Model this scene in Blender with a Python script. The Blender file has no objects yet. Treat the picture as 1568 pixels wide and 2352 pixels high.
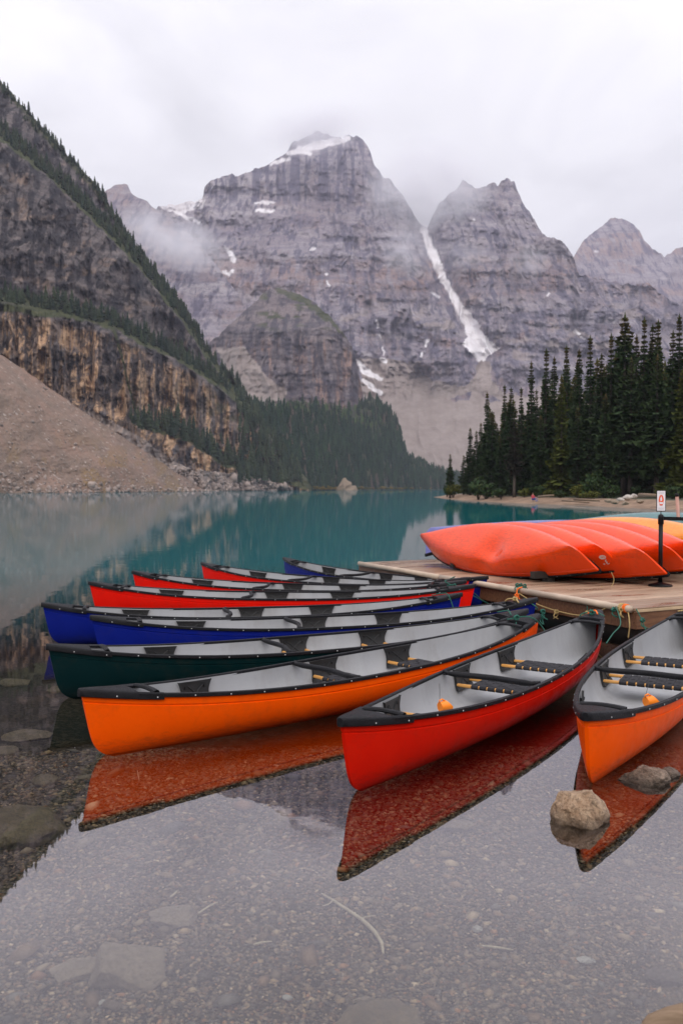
import bpy, math, random
import numpy as np
from mathutils import Vector, Matrix, noise as mnoise
from mathutils.bvhtree import BVHTree

random.seed(7); np.random.seed(7)
SC = bpy.context.scene
COL = SC.collection
R = math.radians

# ------------------------------------------------------------------ camera
W0, H0, FPX, HZ = 1568.0, 2352.0, 2000.0, 1122.0
CAM_H = 1.75
PITCH = math.atan((H0 / 2 - HZ) / FPX)
cam_d = bpy.data.cameras.new('camera'); cam = bpy.data.objects.new('camera', cam_d); COL.objects.link(cam)
cam.location = (0, 0, CAM_H); cam.rotation_euler = (R(90) - PITCH, 0, 0)
cam_d.sensor_fit = 'VERTICAL'; cam_d.sensor_height = 36.0; cam_d.lens = 36.0 * FPX / H0
cam_d.clip_start = 0.1; cam_d.clip_end = 20000
cam_d.dof.use_dof = True; cam_d.dof.focus_distance = 6.2; cam_d.dof.aperture_fstop = 4.0
SC.camera = cam
CP, SP = math.cos(PITCH), math.sin(PITCH)

def PA(px, py, d):
    """world points seen at picture place (px, py) and distance d (along world y)"""
    x = (px - W0 / 2) / FPX; yc = -(py - H0 / 2) / FPX
    dy = CP + yc * SP; dz = -SP + yc * CP
    return np.stack([x / dy * d, d + 0 * x, CAM_H + dz / dy * d], -1)
def PT(px, py, d): return Vector(PA(np.float64(px), np.float64(py), np.float64(d)))
def PZ(px, py, z):
    """the point seen at (px, py) that lies at height z"""
    yc = -(py - H0 / 2) / FPX
    dy = CP + yc * SP; dz = -SP + yc * CP
    d = (z - CAM_H) / (dz / dy)
    return PT(px, py, d)

# ------------------------------------------------------------------ world, sun, exposure
SUN_EL, SUN_AZ = 46.0, 182.0          # azimuth from +Y, clockwise
world = bpy.data.worlds.new('World'); SC.world = world; world.use_nodes = True
nt = world.node_tree; nt.nodes.clear()
def wn(t, **k):
    n = nt.nodes.new(t)
    for a, b in k.items(): setattr(n, a, b)
    return n
out = wn('ShaderNodeOutputWorld'); bg = wn('ShaderNodeBackground'); bg.inputs[1].default_value = 0.1
sky = wn('ShaderNodeTexSky', sky_type='NISHITA', sun_disc=False, sun_elevation=R(SUN_EL), sun_rotation=R(SUN_AZ))
tc = wn('ShaderNodeTexCoord'); sep = wn('ShaderNodeSeparateXYZ'); nt.links.new(tc.outputs['Generated'], sep.inputs[0])
zc = wn('ShaderNodeMath', operation='MAXIMUM'); nt.links.new(sep.outputs[2], zc.inputs[0]); zc.inputs[1].default_value = 0.0
zp = wn('ShaderNodeMath', operation='POWER'); nt.links.new(zc.outputs[0], zp.inputs[0]); zp.inputs[1].default_value = 1.5
zm = wn('ShaderNodeMath', operation='MULTIPLY_ADD'); nt.links.new(zp.outputs[0], zm.inputs[0]); zm.inputs[1].default_value = 13.0; zm.inputs[2].default_value = 7.7
mp = wn('ShaderNodeMapping'); mp.inputs['Scale'].default_value = (1.0, 1.0, 2.4); nt.links.new(tc.outputs['Generated'], mp.inputs[0])
ns = wn('ShaderNodeTexNoise'); ns.inputs['Scale'].default_value = 2.6; ns.inputs['Detail'].default_value = 7; ns.inputs['Roughness'].default_value = 0.52; ns.inputs['Distortion'].default_value = 0.5
nt.links.new(mp.outputs[0], ns.inputs['Vector'])
nr = wn('ShaderNodeMapRange'); nr.inputs[1].default_value = 0.36; nr.inputs[2].default_value = 0.64; nr.inputs[3].default_value = 0.84; nr.inputs[4].default_value = 1.08
nt.links.new(ns.outputs[0], nr.inputs[0])
tint = wn('ShaderNodeMix', data_type='RGBA'); tint.inputs[6].default_value = (0.945, 0.93, 1.0, 1); tint.inputs[7].default_value = (1.0, 0.98, 1.0, 1)
nt.links.new(ns.outputs[0], tint.inputs[0])
m1 = wn('ShaderNodeVectorMath', operation='SCALE'); nt.links.new(tint.outputs[2], m1.inputs[0]); nt.links.new(zm.outputs[0], m1.inputs['Scale'])
m2 = wn('ShaderNodeVectorMath', operation='SCALE'); nt.links.new(m1.outputs[0], m2.inputs[0]); nt.links.new(nr.outputs[0], m2.inputs['Scale'])
mx = wn('ShaderNodeMix', data_type='RGBA'); mx.inputs[0].default_value = 0.93
nt.links.new(sky.outputs[0], mx.inputs[6]); nt.links.new(m2.outputs[0], mx.inputs[7])
nt.links.new(mx.outputs[2], bg.inputs[0]); nt.links.new(bg.outputs[0], out.inputs[0])

sun_d = bpy.data.lights.new('sun', 'SUN'); sun = bpy.data.objects.new('sun', sun_d); COL.objects.link(sun)
sun_d.energy = 1.5; sun_d.angle = R(40); sun_d.color = (1.0, 0.95, 0.89)
az, el = R(SUN_AZ), R(SUN_EL)
sdir = Vector((math.sin(az) * math.cos(el), math.cos(az) * math.cos(el), math.sin(el)))
sun.rotation_euler = sdir.to_track_quat('Z', 'Y').to_euler()

vs = SC.view_settings
vs.view_transform = 'Standard'; vs.look = 'None'; vs.gamma = 1.0; vs.use_curve_mapping = False; vs.exposure = 0.0
SC.render.engine = 'CYCLES'
cy = SC.cycles
cy.use_denoising = True
cy.max_bounces = 8; cy.transparent_max_bounces = 16; cy.volume_bounces = 2; cy.diffuse_bounces = 3; cy.glossy_bounces = 4
cy.volume_step_rate = 2.0; cy.volume_max_steps = 128
cy.caustics_reflective = False; cy.caustics_refractive = False

# ------------------------------------------------------------------ helpers
def tag(o, label=None, cat=None, group=None, kind=None):
    if label: o['label'] = label
    if cat: o['category'] = cat
    if group: o['group'] = group
    if kind: o['kind'] = kind
    return o
def mesh_of(name, V, F, smooth=True, attrs=None, colors=None):
    me = bpy.data.meshes.new(name)
    V = np.asarray(V, dtype=np.float32).reshape(-1, 3)
    if isinstance(F, np.ndarray):
        n, k = F.shape
        me.vertices.add(len(V)); me.vertices.foreach_set('co', V.ravel())
        me.loops.add(n * k); me.loops.foreach_set('vertex_index', F.astype(np.int32).ravel())
        me.polygons.add(n); me.polygons.foreach_set('loop_start', np.arange(0, n * k, k, dtype=np.int32))
        me.polygons.foreach_set('loop_total', np.full(n, k, dtype=np.int32))
    else:
        me.from_pydata([tuple(v) for v in V.tolist()], [], F)
    me.update(calc_edges=True)
    if smooth: me.polygons.foreach_set('use_smooth', np.ones(len(me.polygons), dtype=bool))
    for k, a in (attrs or {}).items():
        at = me.attributes.new(k, 'FLOAT', 'POINT'); at.data.foreach_set('value', np.asarray(a, dtype=np.float32).ravel())
    if colors is not None:
        at = me.attributes.new('tone', 'FLOAT_COLOR', 'POINT')
        c = np.ones((len(V), 4), dtype=np.float32); c[:, :3] = colors; at.data.foreach_set('color', c.ravel())
    me.validate(verbose=False)
    return me
def link(name, me, mat=None, parent=None, loc=None):
    o = bpy.data.objects.new(name, me); COL.objects.link(o)
    if mat is not None and me is not None:
        if not me.materials: me.materials.append(mat)
    if parent: o.parent = parent
    if loc is not None: o.location = loc
    return o
def setmat(o, mat):
    if not o.data.materials: o.data.materials.append(mat)
    s = o.material_slots[0]; s.link = 'OBJECT'; s.material = mat
def empty(name, loc=(0, 0, 0), rz=0):
    o = bpy.data.objects.new(name, None); COL.objects.link(o); o.location = loc; o.rotation_euler = (0, 0, rz); o.empty_display_size = 0.2
    return o
def copy_tree(o, parent=None):
    c = o.copy(); COL.objects.link(c); c.parent = parent
    for ch in o.children: copy_tree(ch, c)
    return c

class MB:
    def __init__(s): s.v = []; s.f = []
    def add(s, V, F):
        b = len(s.v); s.v += [tuple(map(float, v)) for v in V]; s.f += [tuple(b + i for i in f) for f in F]; return s
    def box(s, c, size, mtx=None, bev=0.0):
        x, y, z = (a / 2 for a in size); c = Vector(c)
        if bev > 0:
            V = []; b = bev
            for sx in (-1, 1):
                for sy in (-1, 1):
                    for sz in (-1, 1):
                        V += [(sx * (x - b), sy * (y - b), sz * z), (sx * (x - b), sy * y, sz * (z - b)), (sx * x, sy * (y - b), sz * (z - b))]
            idx = lambda sx, sy, sz, k: ((sx > 0) * 4 + (sy > 0) * 2 + (sz > 0)) * 3 + k
            F = []
            for g in (-1, 1):
                F.append([idx(-1, -1, g, 0), idx(1, -1, g, 0), idx(1, 1, g, 0), idx(-1, 1, g, 0)])
                F.append([idx(-1, g, -1, 1), idx(1, g, -1, 1), idx(1, g, 1, 1), idx(-1, g, 1, 1)])
                F.append([idx(g, -1, -1, 2), idx(g, 1, -1, 2), idx(g, 1, 1, 2), idx(g, -1, 1, 2)])
                for h in (-1, 1):
                    F.append([idx(-1, g, h, 0), idx(1, g, h, 0), idx(1, g, h, 1), idx(-1, g, h, 1)])
                    F.append([idx(g, -1, h, 0), idx(g, 1, h, 0), idx(g, 1, h, 2), idx(g, -1, h, 2)])
                    F.append([idx(g, h, -1, 1), idx(g, h, 1, 1), idx(g, h, 1, 2), idx(g, h, -1, 2)])
                    for q in (-1, 1): F.append([idx(g, h, q, 0), idx(g, h, q, 1), idx(g, h, q, 2)])
        else:
            V = [(sx * x, sy * y, sz * z) for sx in (-1, 1) for sy in (-1, 1) for sz in (-1, 1)]
            F = [(0, 1, 3, 2), (4, 6, 7, 5), (0, 4, 5, 1), (2, 3, 7, 6), (0, 2, 6, 4), (1, 5, 7, 3)]
        V = [(mtx @ Vector(v) if mtx else Vector(v)) + c for v in V]
        return s.add(V, F)
    def tube(s, pts, rad, n=8, caps=True):
        pts = [Vector(p) for p in pts]
        rads = rad if isinstance(rad, (list, tuple)) else [rad] * len(pts)
        V = []; F = []
        t0 = (pts[1] - pts[0]).normalized()
        a = t0.orthogonal().normalized()
        for i, p in enumerate(pts):
            t = (pts[min(i + 1, len(pts) - 1)] - pts[max(i - 1, 0)]).normalized()
            a = (a - t * a.dot(t)).normalized(); b = t.cross(a)
            for k in range(n):
                th = 2 * math.pi * k / n
                V.append(p + (a * math.cos(th) + b * math.sin(th)) * rads[i])
        for i in range(len(pts) - 1):
            for k in range(n):
                F.append((i * n + k, i * n + (k + 1) % n, (i + 1) * n + (k + 1) % n, (i + 1) * n + k))
        if caps: F.append(tuple(range(n - 1, -1, -1))); F.append(tuple((len(pts) - 1) * n + k for k in range(n)))
        return s.add(V, F)
    def lathe(s, prof, n=20, c=(0, 0, 0)):
        V = []; F = []
        for r, z in prof:
            for k in range(n):
                th = 2 * math.pi * k / n; V.append((c[0] + r * math.cos(th), c[1] + r * math.sin(th), c[2] + z))
        for i in range(len(prof) - 1):
            for k in range(n): F.append((i * n + k, i * n + (k + 1) % n, (i + 1) * n + (k + 1) % n, (i + 1) * n + k))
        F.append(tuple(range(n - 1, -1, -1))); F.append(tuple((len(prof) - 1) * n + k for k in range(n)))
        return s.add(V, F)
    def grid(s, P):
        """P[i][j] of points"""
        ni, nj = len(P), len(P[0])
        V = [p for row in P for p in row]
        F = [(i * nj + j, (i + 1) * nj + j, (i + 1) * nj + j + 1, i * nj + j + 1) for i in range(ni - 1) for j in range(nj - 1)]
        return s.add(V, F)
    def mesh(s, name, smooth=True): return mesh_of(name, s.v, s.f, smooth)
    def build(s, name, mat, parent=None, smooth=True, loc=None): return link(name, s.mesh(name, smooth), mat, parent, loc)

def edge_split(me, ang=35):
    """sharp edges by angle, so that bevelled plastic and wood keep crisp edges"""
    try: me.set_sharp_from_angle(angle=R(ang))
    except Exception: pass
    return me

# numpy noise
def _h(ix, iy, iz, seed):
    n = (ix.astype(np.int64) * 374761393 + iy.astype(np.int64) * 668265263 + iz.astype(np.int64) * 1274126177 + seed * 974634777) & 0xffffffff
    n = ((n ^ (n >> 13)) * 1274126177) & 0xffffffff
    n = ((n ^ (n >> 16)) * 2246822519) & 0xffffffff
    return ((n ^ (n >> 15)) & 0xffffff) / float(0xffffff)
def vnoise(x, y, z=None, seed=0):
    x = np.asarray(x, float); y = np.asarray(y, float) + 0 * x
    z = np.zeros_like(x) if z is None else np.asarray(z, float) + 0 * x
    ix, iy, iz = np.floor(x), np.floor(y), np.floor(z)
    fx, fy, fz = x - ix, y - iy, z - iz
    fx, fy, fz = (f * f * f * (f * (f * 6 - 15) + 10) for f in (fx, fy, fz))
    r = 0
    for dz in (0, 1):
        wz = fz if dz else 1 - fz
        for dy in (0, 1):
            wy = fy if dy else 1 - fy
            for dx in (0, 1):
                wx = fx if dx else 1 - fx
                r = r + _h(ix + dx, iy + dy, iz + dz, seed) * wx * wy * wz
        if z is None: break
    return r * 2 - 1
def fbm(x, y, z=None, o=4, seed=0, gain=0.5):
    a = 1.0; t = 0; r = 0; f = 1.0
    for k in range(o):
        r = r + a * vnoise(x * f, y * f, None if z is None else z * f, seed + k * 13); t += a; a *= gain; f *= 2.03
    return r / t
def ridged(x, y, o=4, seed=0):
    a = 1.0; t = 0; r = 0; f = 1.0
    for k in range(o):
        r = r + a * (1 - np.abs(vnoise(x * f, y * f, None, seed + k * 17)) * 2); t += a; a *= 0.5; f *= 2.07
    return r / t
def sstep(a, b, x):
    t = np.clip((x - a) / (b - a), 0, 1); return t * t * (3 - 2 * t)
def line(pts):
    xs = [p[0] for p in pts]; ys = [p[1] for p in pts]
    return lambda x: np.interp(x, xs, ys)
def sline(pts, w=70):
    f = line(pts); return lambda x: sum(f(np.asarray(x, float) + w * k) for k in (-1, -.5, 0, .5, 1)) / 5
def polymask(px, py, poly):
    ins = np.zeros(px.shape, bool); n = len(poly)
    for i in range(n):
        x0, y0 = poly[i]; x1, y1 = poly[(i + 1) % n]
        c = ((y0 > py) != (y1 > py))
        xi = (x1 - x0) * (py - y0) / ((y1 - y0) if y1 != y0 else 1e-9) + x0
        ins ^= c & (px < xi)
    return ins
def segdist(px, py, pts):
    """distance to polyline with widths; pts = (x, y, w); returns distance minus width"""
    best = np.full(px.shape, 1e9)
    for (x0, y0, w0), (x1, y1, w1) in zip(pts[:-1], pts[1:]):
        dx, dy = x1 - x0, y1 - y0
        t = np.clip(((px - x0) * dx + (py - y0) * dy) / max(dx * dx + dy * dy, 1e-6), 0, 1)
        best = np.minimum(best, np.hypot(px - x0 - t * dx, py - y0 - t * dy) - (w0 + (w1 - w0) * t))
    return best

# ------------------------------------------------------------------ materials
class NT:
    def __init__(s, name):
        s.m = bpy.data.materials.new(name); s.m.use_nodes = True; s.t = s.m.node_tree
        s.b = s.t.nodes['Principled BSDF']; s.o = s.t.nodes['Material Output']
    def n(s, t, **k):
        x = s.t.nodes.new(t)
        for a, b in k.items(): setattr(x, a, b)
        return x
    def l(s, a, b): s.t.links.new(a, b)
    def noise(s, vec, scale, detail=4, rough=0.55, dist=0.0):
        x = s.n('ShaderNodeTexNoise'); x.inputs['Scale'].default_value = scale; x.inputs['Detail'].default_value = detail
        x.inputs['Roughness'].default_value = rough; x.inputs['Distortion'].default_value = dist
        if vec is not None: s.l(vec, x.inputs['Vector'])
        return x.outputs[0]
    def mapping(s, vec, scale=(1, 1, 1), rot=(0, 0, 0)):
        x = s.n('ShaderNodeMapping'); x.inputs['Scale'].default_value = scale; x.inputs['Rotation'].default_value = rot; s.l(vec, x.inputs[0]); return x.outputs[0]
    def rng(s, v, a, b, c=0.0, d=1.0):
        x = s.n('ShaderNodeMapRange'); s.l(v, x.inputs[0])
        for i, q in enumerate((a, b, c, d)): x.inputs[i + 1].default_value = q
        return x.outputs[0]
    def mix(s, f, a, b, mode='MIX'):
        x = s.n('ShaderNodeMix', data_type='RGBA', blend_type=mode)
        for i, v in ((0, f), (6, a), (7, b)):
            if isinstance(v, (int, float)): x.inputs[i].default_value = v
            elif isinstance(v, (tuple, list)): x.inputs[i].default_value = (*v[:3], 1)
            else: s.l(v, x.inputs[i])
        return x.outputs[2]
    def math(s, op, a, b=None, c=None):
        x = s.n('ShaderNodeMath', operation=op)
        for i, v in enumerate((a, b, c)):
            if v is None: continue
            if isinstance(v, (int, float)): x.inputs[i].default_value = v
            else: s.l(v, x.inputs[i])
        return x.outputs[0]
    def bump(s, h, strength=0.5, dist=0.01, prev=None):
        x = s.n('ShaderNodeBump'); s.l(h, x.inputs['Height'])
        if isinstance(strength, (int, float)): x.inputs['Strength'].default_value = strength
        else: s.l(strength, x.inputs['Strength'])
        x.inputs['Distance'].default_value = dist
        if prev is not None: s.l(prev, x.inputs['Normal'])
        return x.outputs[0]
    def attr(s, name, out='Fac'):
        x = s.n('ShaderNodeAttribute', attribute_name=name); return x.outputs[out]
    def base(s, c):
        if isinstance(c, (tuple, list)): s.b.inputs['Base Color'].default_value = (*c[:3], 1)
        else: s.l(c, s.b.inputs['Base Color'])
    def rough(s, v):
        if isinstance(v, (int, float)): s.b.inputs['Roughness'].default_value = v
        else: s.l(v, s.b.inputs['Roughness'])
    def spec(s, v): s.b.inputs['Specular IOR Level'].default_value = v
    def normal(s, v): s.l(v, s.b.inputs['Normal'])
    def obj(s): return s.n('ShaderNodeTexCoord').outputs['Object']
    def pos(s): return s.n('ShaderNodeNewGeometry').outputs['Position']

def simple(name, c, rough=0.5, var=0.15, scale=6, bump=0.0, bscale=60, bdist=0.003, spec=0.5):
    t = NT(name); v = t.obj()
    f = t.rng(t.noise(v, scale, 5), 0.3, 0.7)
    t.base(t.mix(f, tuple(a * (1 - var) for a in c), tuple(min(1, a * (1 + var)) for a in c)))
    t.rough(rough); t.spec(spec)
    if bump: t.normal(t.bump(t.noise(v, bscale, 3), bump, bdist))
    return t.m

def hull_mat(name, c, worn, gloss=0.0):
    t = NT(name); v = t.obj()
    big = t.rng(t.noise(v, 2.3, 5, 0.6), 0.35, 0.72)
    scr = t.rng(t.noise(t.mapping(v, (2.0, 30, 30)), 6, 6, 0.7), 0.60, 0.78)          # scuffs along the hull
    grime = t.rng(t.noise(v, 9, 6, 0.65), 0.5, 0.8)
    col = t.mix(big, c, worn)
    col = t.mix(t.math('MULTIPLY', scr, 0.42), col, tuple(min(1, a * 0.85 + 0.035) for a in c))
    col = t.mix(t.math('MULTIPLY', grime, 0.22), col, (0.05, 0.035, 0.02))
    sz = t.n('ShaderNodeSeparateXYZ'); t.l(v, sz.inputs[0])
    scum = t.math('MULTIPLY', t.rng(t.math('ADD', sz.outputs[2], t.math('MULTIPLY', t.noise(t.mapping(v, (1.5, 5, 5)), 2.5, 6, 0.7), 0.30)), 0.20, 0.26, 1.0, 0.0), t.rng(t.noise(t.mapping(v, (3, 20, 20)), 3, 5, 0.7), 0.4, 0.65, 0.1, 0.5))
    col = t.mix(scum, col, tuple(a * 0.35 + 0.012 for a in c))
    t.base(col); t.rough(t.rng(t.noise(v, 14, 4), 0.3, 0.7, 0.30, 0.5)); t.spec(0.06)
    if gloss: t.b.inputs['Coat Weight'].default_value = gloss; t.b.inputs['Coat Roughness'].default_value = 0.10; t.b.inputs['Coat IOR'].default_value = 1.5
    drops = t.noise(v, 240, 2, 0.5)
    t.normal(t.bump(t.rng(drops, 0.62, 0.72), 0.12, 0.002, t.bump(t.noise(v, 5, 4), 0.18, 0.01)))
    return t.m
HULL = {
    'orange': hull_mat('hull_orange', (0.90, 0.088, 0.001), (0.97, 0.108, 0.002)),
    'red': hull_mat('hull_red', (0.60, 0.008, 0.002), (0.68, 0.014, 0.003)),
    'bright_red': hull_mat('hull_bright_red', (0.74, 0.007, 0.003), (0.82, 0.013, 0.005)),
    'coral': hull_mat('hull_coral', (0.86, 0.056, 0.0008), (0.92, 0.075, 0.002), 0.7),
    'blue': hull_mat('hull_blue', (0.004, 0.011, 0.17), (0.006, 0.016, 0.21)),
    'faded_blue': hull_mat('hull_faded_blue', (0.11, 0.12, 0.34), (0.15, 0.16, 0.40), 0.8),
    'green': hull_mat('hull_green', (0.001, 0.013, 0.0145), (0.002, 0.018, 0.020)),
    'yellow': hull_mat('hull_yellow', (0.85, 0.26, 0.012), (0.90, 0.32, 0.02), 0.8),
    'teal': hull_mat('hull_teal', (0.06, 0.17, 0.18), (0.08, 0.2, 0.2), 0.8),
}
def wet_plastic(name, c):
    t = NT(name); v = t.obj()
    d = t.noise(v, 95, 3, 0.6)
    drop = t.rng(d, 0.55, 0.62)
    t.base(t.mix(t.rng(t.noise(v, 11, 4), 0.35, 0.7), c, tuple(a * 1.7 for a in c)))
    t.rough(t.mix(drop, (0.55,) * 3, (0.14,) * 3)); t.spec(0.16)
    t.normal(t.bump(drop, 0.35, 0.004, t.bump(t.noise(v, 300, 2), 0.15, 0.002)))
    return t.m
BLACK = wet_plastic('black_vinyl', (0.0055, 0.0055, 0.007))
PLATE = simple('black_moulded_plastic', (0.010, 0.010, 0.011), 0.5, 0.25, 12, 0.2, 120)
def liner_mat():
    t = NT('grey_liner'); v = t.obj()
    stain = t.rng(t.noise(t.mapping(v, (1, 1, 0.35)), 2.6, 6, 0.65), 0.48, 0.75)
    spk = t.noise(v, 260, 2, 0.6)
    c = t.mix(t.rng(t.noise(v, 1.7, 4), 0.35, 0.7), (0.29, 0.295, 0.31), (0.36, 0.363, 0.375))
    c = t.mix(t.math('MULTIPLY', stain, 0.55), c, (0.17, 0.155, 0.135))
    c = t.mix(t.math('MULTIPLY', t.rng(spk, 0.45, 0.7), 0.22), c, (0.48, 0.48, 0.50))
    t.base(c); t.rough(0.55); t.spec(0.35); t.normal(t.bump(spk, 0.15, 0.003)); return t.m
LINER = liner_mat()
def wood_mat(name, c0, c1, axis=(1, 12, 12), rough=0.5, scale=6):
    t = NT(name); v = t.obj()
    g = t.noise(t.mapping(v, axis), scale, 6, 0.65, 0.3)
    t.base(t.mix(t.rng(g, 0.3, 0.72), c0, c1)); t.rough(rough); t.spec(0.4); t.normal(t.bump(g, 0.25, 0.004)); return t.m
SEATWOOD = wood_mat('ash_wood', (0.55, 0.25, 0.055), (0.70, 0.38, 0.12), (12, 1, 12), 0.42, 5)
WEB = simple('webbing_fabric', (0.022, 0.021, 0.025), 0.75, 0.3, 40, 0.6, 400, 0.002, 0.25)
RIVET = simple('rivet_metal', (0.55, 0.55, 0.55), 0.3, 0.1)
ORANGEPL = simple('orange_bailer_plastic', (0.85, 0.22, 0.008), 0.4, 0.1, 8)
CORD = simple('dark_cord', (0.02, 0.02, 0.02), 0.8)
def rope_mat(name, c0, c1):
    t = NT(name); v = t.obj(); w = t.n('ShaderNodeTexWave'); w.inputs['Scale'].default_value = 45; w.inputs['Distortion'].default_value = 2; t.l(v, w.inputs[0])
    t.base(t.mix(w.outputs[1], c0, c1)); t.rough(0.8); t.normal(t.bump(w.outputs[1], 0.6, 0.003)); return t.m
ROPE_G = rope_mat('green_rope', (0.008, 0.065, 0.045), (0.025, 0.16, 0.115))
ROPE_Y = rope_mat('tan_rope', (0.30, 0.19, 0.06), (0.55, 0.40, 0.18))
ROPE_O = rope_mat('orange_rope', (0.8, 0.12, 0.01), (0.9, 0.2, 0.02))

# ------------------------------------------------------------------ mountain rock
def rock_mat(name, dark, mid, light, warm, strata, streak, snowc=(0.74, 0.72, 0.74), unit=1.0, bstr=0.6, wmix=0.5, stv=0.1):
    """strata: bands per metre of height; unit: size of the fine grain in metres"""
    t = NT(name); p = t.pos()
    wv = t.noise(p, 0.012 / unit, 5, 0.6)
    sepn = t.n('ShaderNodeSeparateXYZ'); t.l(p, sepn.inputs[0])
    zz = t.math('ADD', t.math('MULTIPLY', sepn.outputs[2], strata), t.math('MULTIPLY', wv, 3.0))
    cmb = t.n('ShaderNodeCombineXYZ'); t.l(zz, cmb.inputs[2]); t.l(t.math('MULTIPLY', sepn.outputs[0], strata * 0.04), cmb.inputs[0])
    band = t.noise(cmb.outputs[0], 1.0, 5, 0.7)
    st = t.noise(t.mapping(p, (streak, streak * 0.06, streak * stv)), 1.0, 6, 0.66)
    fine = t.noise(p, 0.22 / unit, 6, 0.72)
    big = t.noise(p, 0.004 / unit, 4, 0.6)
    c = t.mix(t.rng(band, 0.38, 0.62), mid, light)
    c = t.mix(t.math('MULTIPLY', t.rng(big, 0.46, 0.66), wmix), c, tuple((a + b) / 2 for a, b in zip(warm, mid)))
    wst = t.noise(t.mapping(p, (streak * 1.3, streak * 0.08, streak * 0.11)), 1.0, 5, 0.6)
    wc = t.mix(t.rng(wst, 0.38, 0.62), warm, tuple(min(1, a * 1.45 + 0.03) for a in warm))
    wf = t.math('MULTIPLY', t.attr('warm'), t.rng(wst, 0.36, 0.5))
    c = t.mix(wf, c, wc)
    c = t.mix(t.math('MULTIPLY', t.rng(st, 0.50, 0.60), 0.85), c, dark)
    c = t.mix(t.math('MULTIPLY', t.rng(fine, 0.52, 0.66), 0.7), c, dark)
    c = t.mix(t.math('MULTIPLY', t.attr('stain'), t.rng(fine, 0.25, 0.55, 0.6, 1.0)), c, dark)
    sc = t.mix(t.rng(t.noise(p, 0.05 / unit, 6, 0.7), 0.35, 0.7), (0.20, 0.162, 0.145), (0.28, 0.235, 0.215))
    sc = t.mix(t.math('MULTIPLY', t.rng(t.noise(p, 0.30 / unit, 3, 0.8), 0.64, 0.72), 0.5), sc, (0.42, 0.39, 0.36))
    c = t.mix(t.attr('scree'), c, sc)
    vg = t.mix(t.rng(t.noise(p, 0.08 / unit, 5, 0.7), 0.35, 0.7), (0.030, 0.042, 0.020), (0.085, 0.085, 0.028))
    c = t.mix(t.attr('veg'), c, vg)
    sn = t.mix(t.rng(t.noise(p, 0.03 / unit, 5, 0.6), 0.3, 0.75), snowc, (0.50, 0.46, 0.46))
    c = t.mix(t.attr('snow'), c, sn)
    t.base(c); t.rough(0.85); t.spec(0.2)
    hgt = t.math('ADD', t.math('MULTIPLY', band, 0.5), fine)
    t.normal(t.bump(hgt, t.math('MULTIPLY', t.math('SUBTRACT', 1.0, t.math('MAXIMUM', t.attr('snow'), t.math('MULTIPLY', t.attr('scree'), 0.7))), bstr), 5.0 * unit)); return t.m

def relief(name, xs, top, bot, ny, depth, mat, attrs=None, back=True, kind='structure', jag=3.0, seed=1):
    xs = np.asarray(xs, float); nx = len(xs)
    tp = top(xs) + jag * fbm(xs / 14.0, xs * 0, None, 4, seed) * 1.6
    bt = bot(xs)
    v = np.linspace(0, 1, ny)[:, None]
    PX = np.repeat(xs[None], ny, 0); PY = bt[None] + (tp - bt)[None] * v
    D = depth(PX, PY)
    X = PA(PX, PY, D)
    rows = [X]
    if back:
        s = X[-1]; hor = np.stack([s[:, 0], s[:, 1], 0 * s[:, 0]], -1)
        rows.append((s + hor * 0.02 + np.array([0, 0, -0.02]) * s[:, 2:3])[None])
        b1 = s + hor * 0.12; b1[:, 2] = s[:, 2] * 0.72; rows.append(b1[None])
        b2 = s + hor * 0.40; b2[:, 2] = -6; rows.append(b2[None])
    V = np.concatenate(rows, 0); n2 = V.shape[0]
    i = np.arange(n2 - 1)[:, None] * nx + np.arange(nx - 1)[None]
    F = np.stack([i, i + 1, i + nx + 1, i + nx], -1).reshape(-1, 4)
    at = {}
    for k in ('snow', 'scree', 'veg', 'warm', 'stain'):
        a = attrs[k](PX, PY) if attrs and k in attrs else np.zeros_like(PX)
        a = np.concatenate([a] + [a[-1:]] * (n2 - ny), 0); at[k] = a
    me = mesh_of(name, V.reshape(-1, 3), F, True, at)
    o = link(name, me, mat); 
    if kind: o['kind'] = kind
    return o

# ------- distances of each mass at picture places
def slope_depth(d0, t, py): return d0 * t / np.maximum(t - (HZ - py) / FPX, 0.12)

# far central massif (main peak + right peak) ------------------------------
sky_c = line([(300, 560), (340, 530), (362, 474), (400, 470), (440, 464), (466, 461), (470, 432), (484, 415), (512, 405), (560, 399), (600, 386), (640, 366), (662, 342), (676, 325), (700, 312), (722, 303), (745, 306), (770, 318), (800, 314), (818, 308), (830, 316), (850, 345), (860, 380), (876, 400), (905, 424), (930, 455), (962, 510), (980, 528), (992, 500), (1008, 470), (1040, 440), (1062, 414), (1085, 428), (1100, 432), (1118, 421), (1134, 416), (1142, 424), (1150, 412), (1166, 409), (1180, 414), (1187, 440), (1205, 474), (1232, 510), (1245, 540), (1290, 556), (1312, 582), (1330, 628), (1380, 640), (1440, 652), (1490, 655), (1530, 684), (1568, 705), (1700, 760)])
GULLY = [(972, 525, 7), (985, 565, 9), (1001, 600, 10), (1018, 640, 8), (1040, 683, 7), (1060, 715, 11), (1078, 742, 15), (1092, 772, 18), (1104, 798, 20), (1100, 822, 8)]
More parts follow.
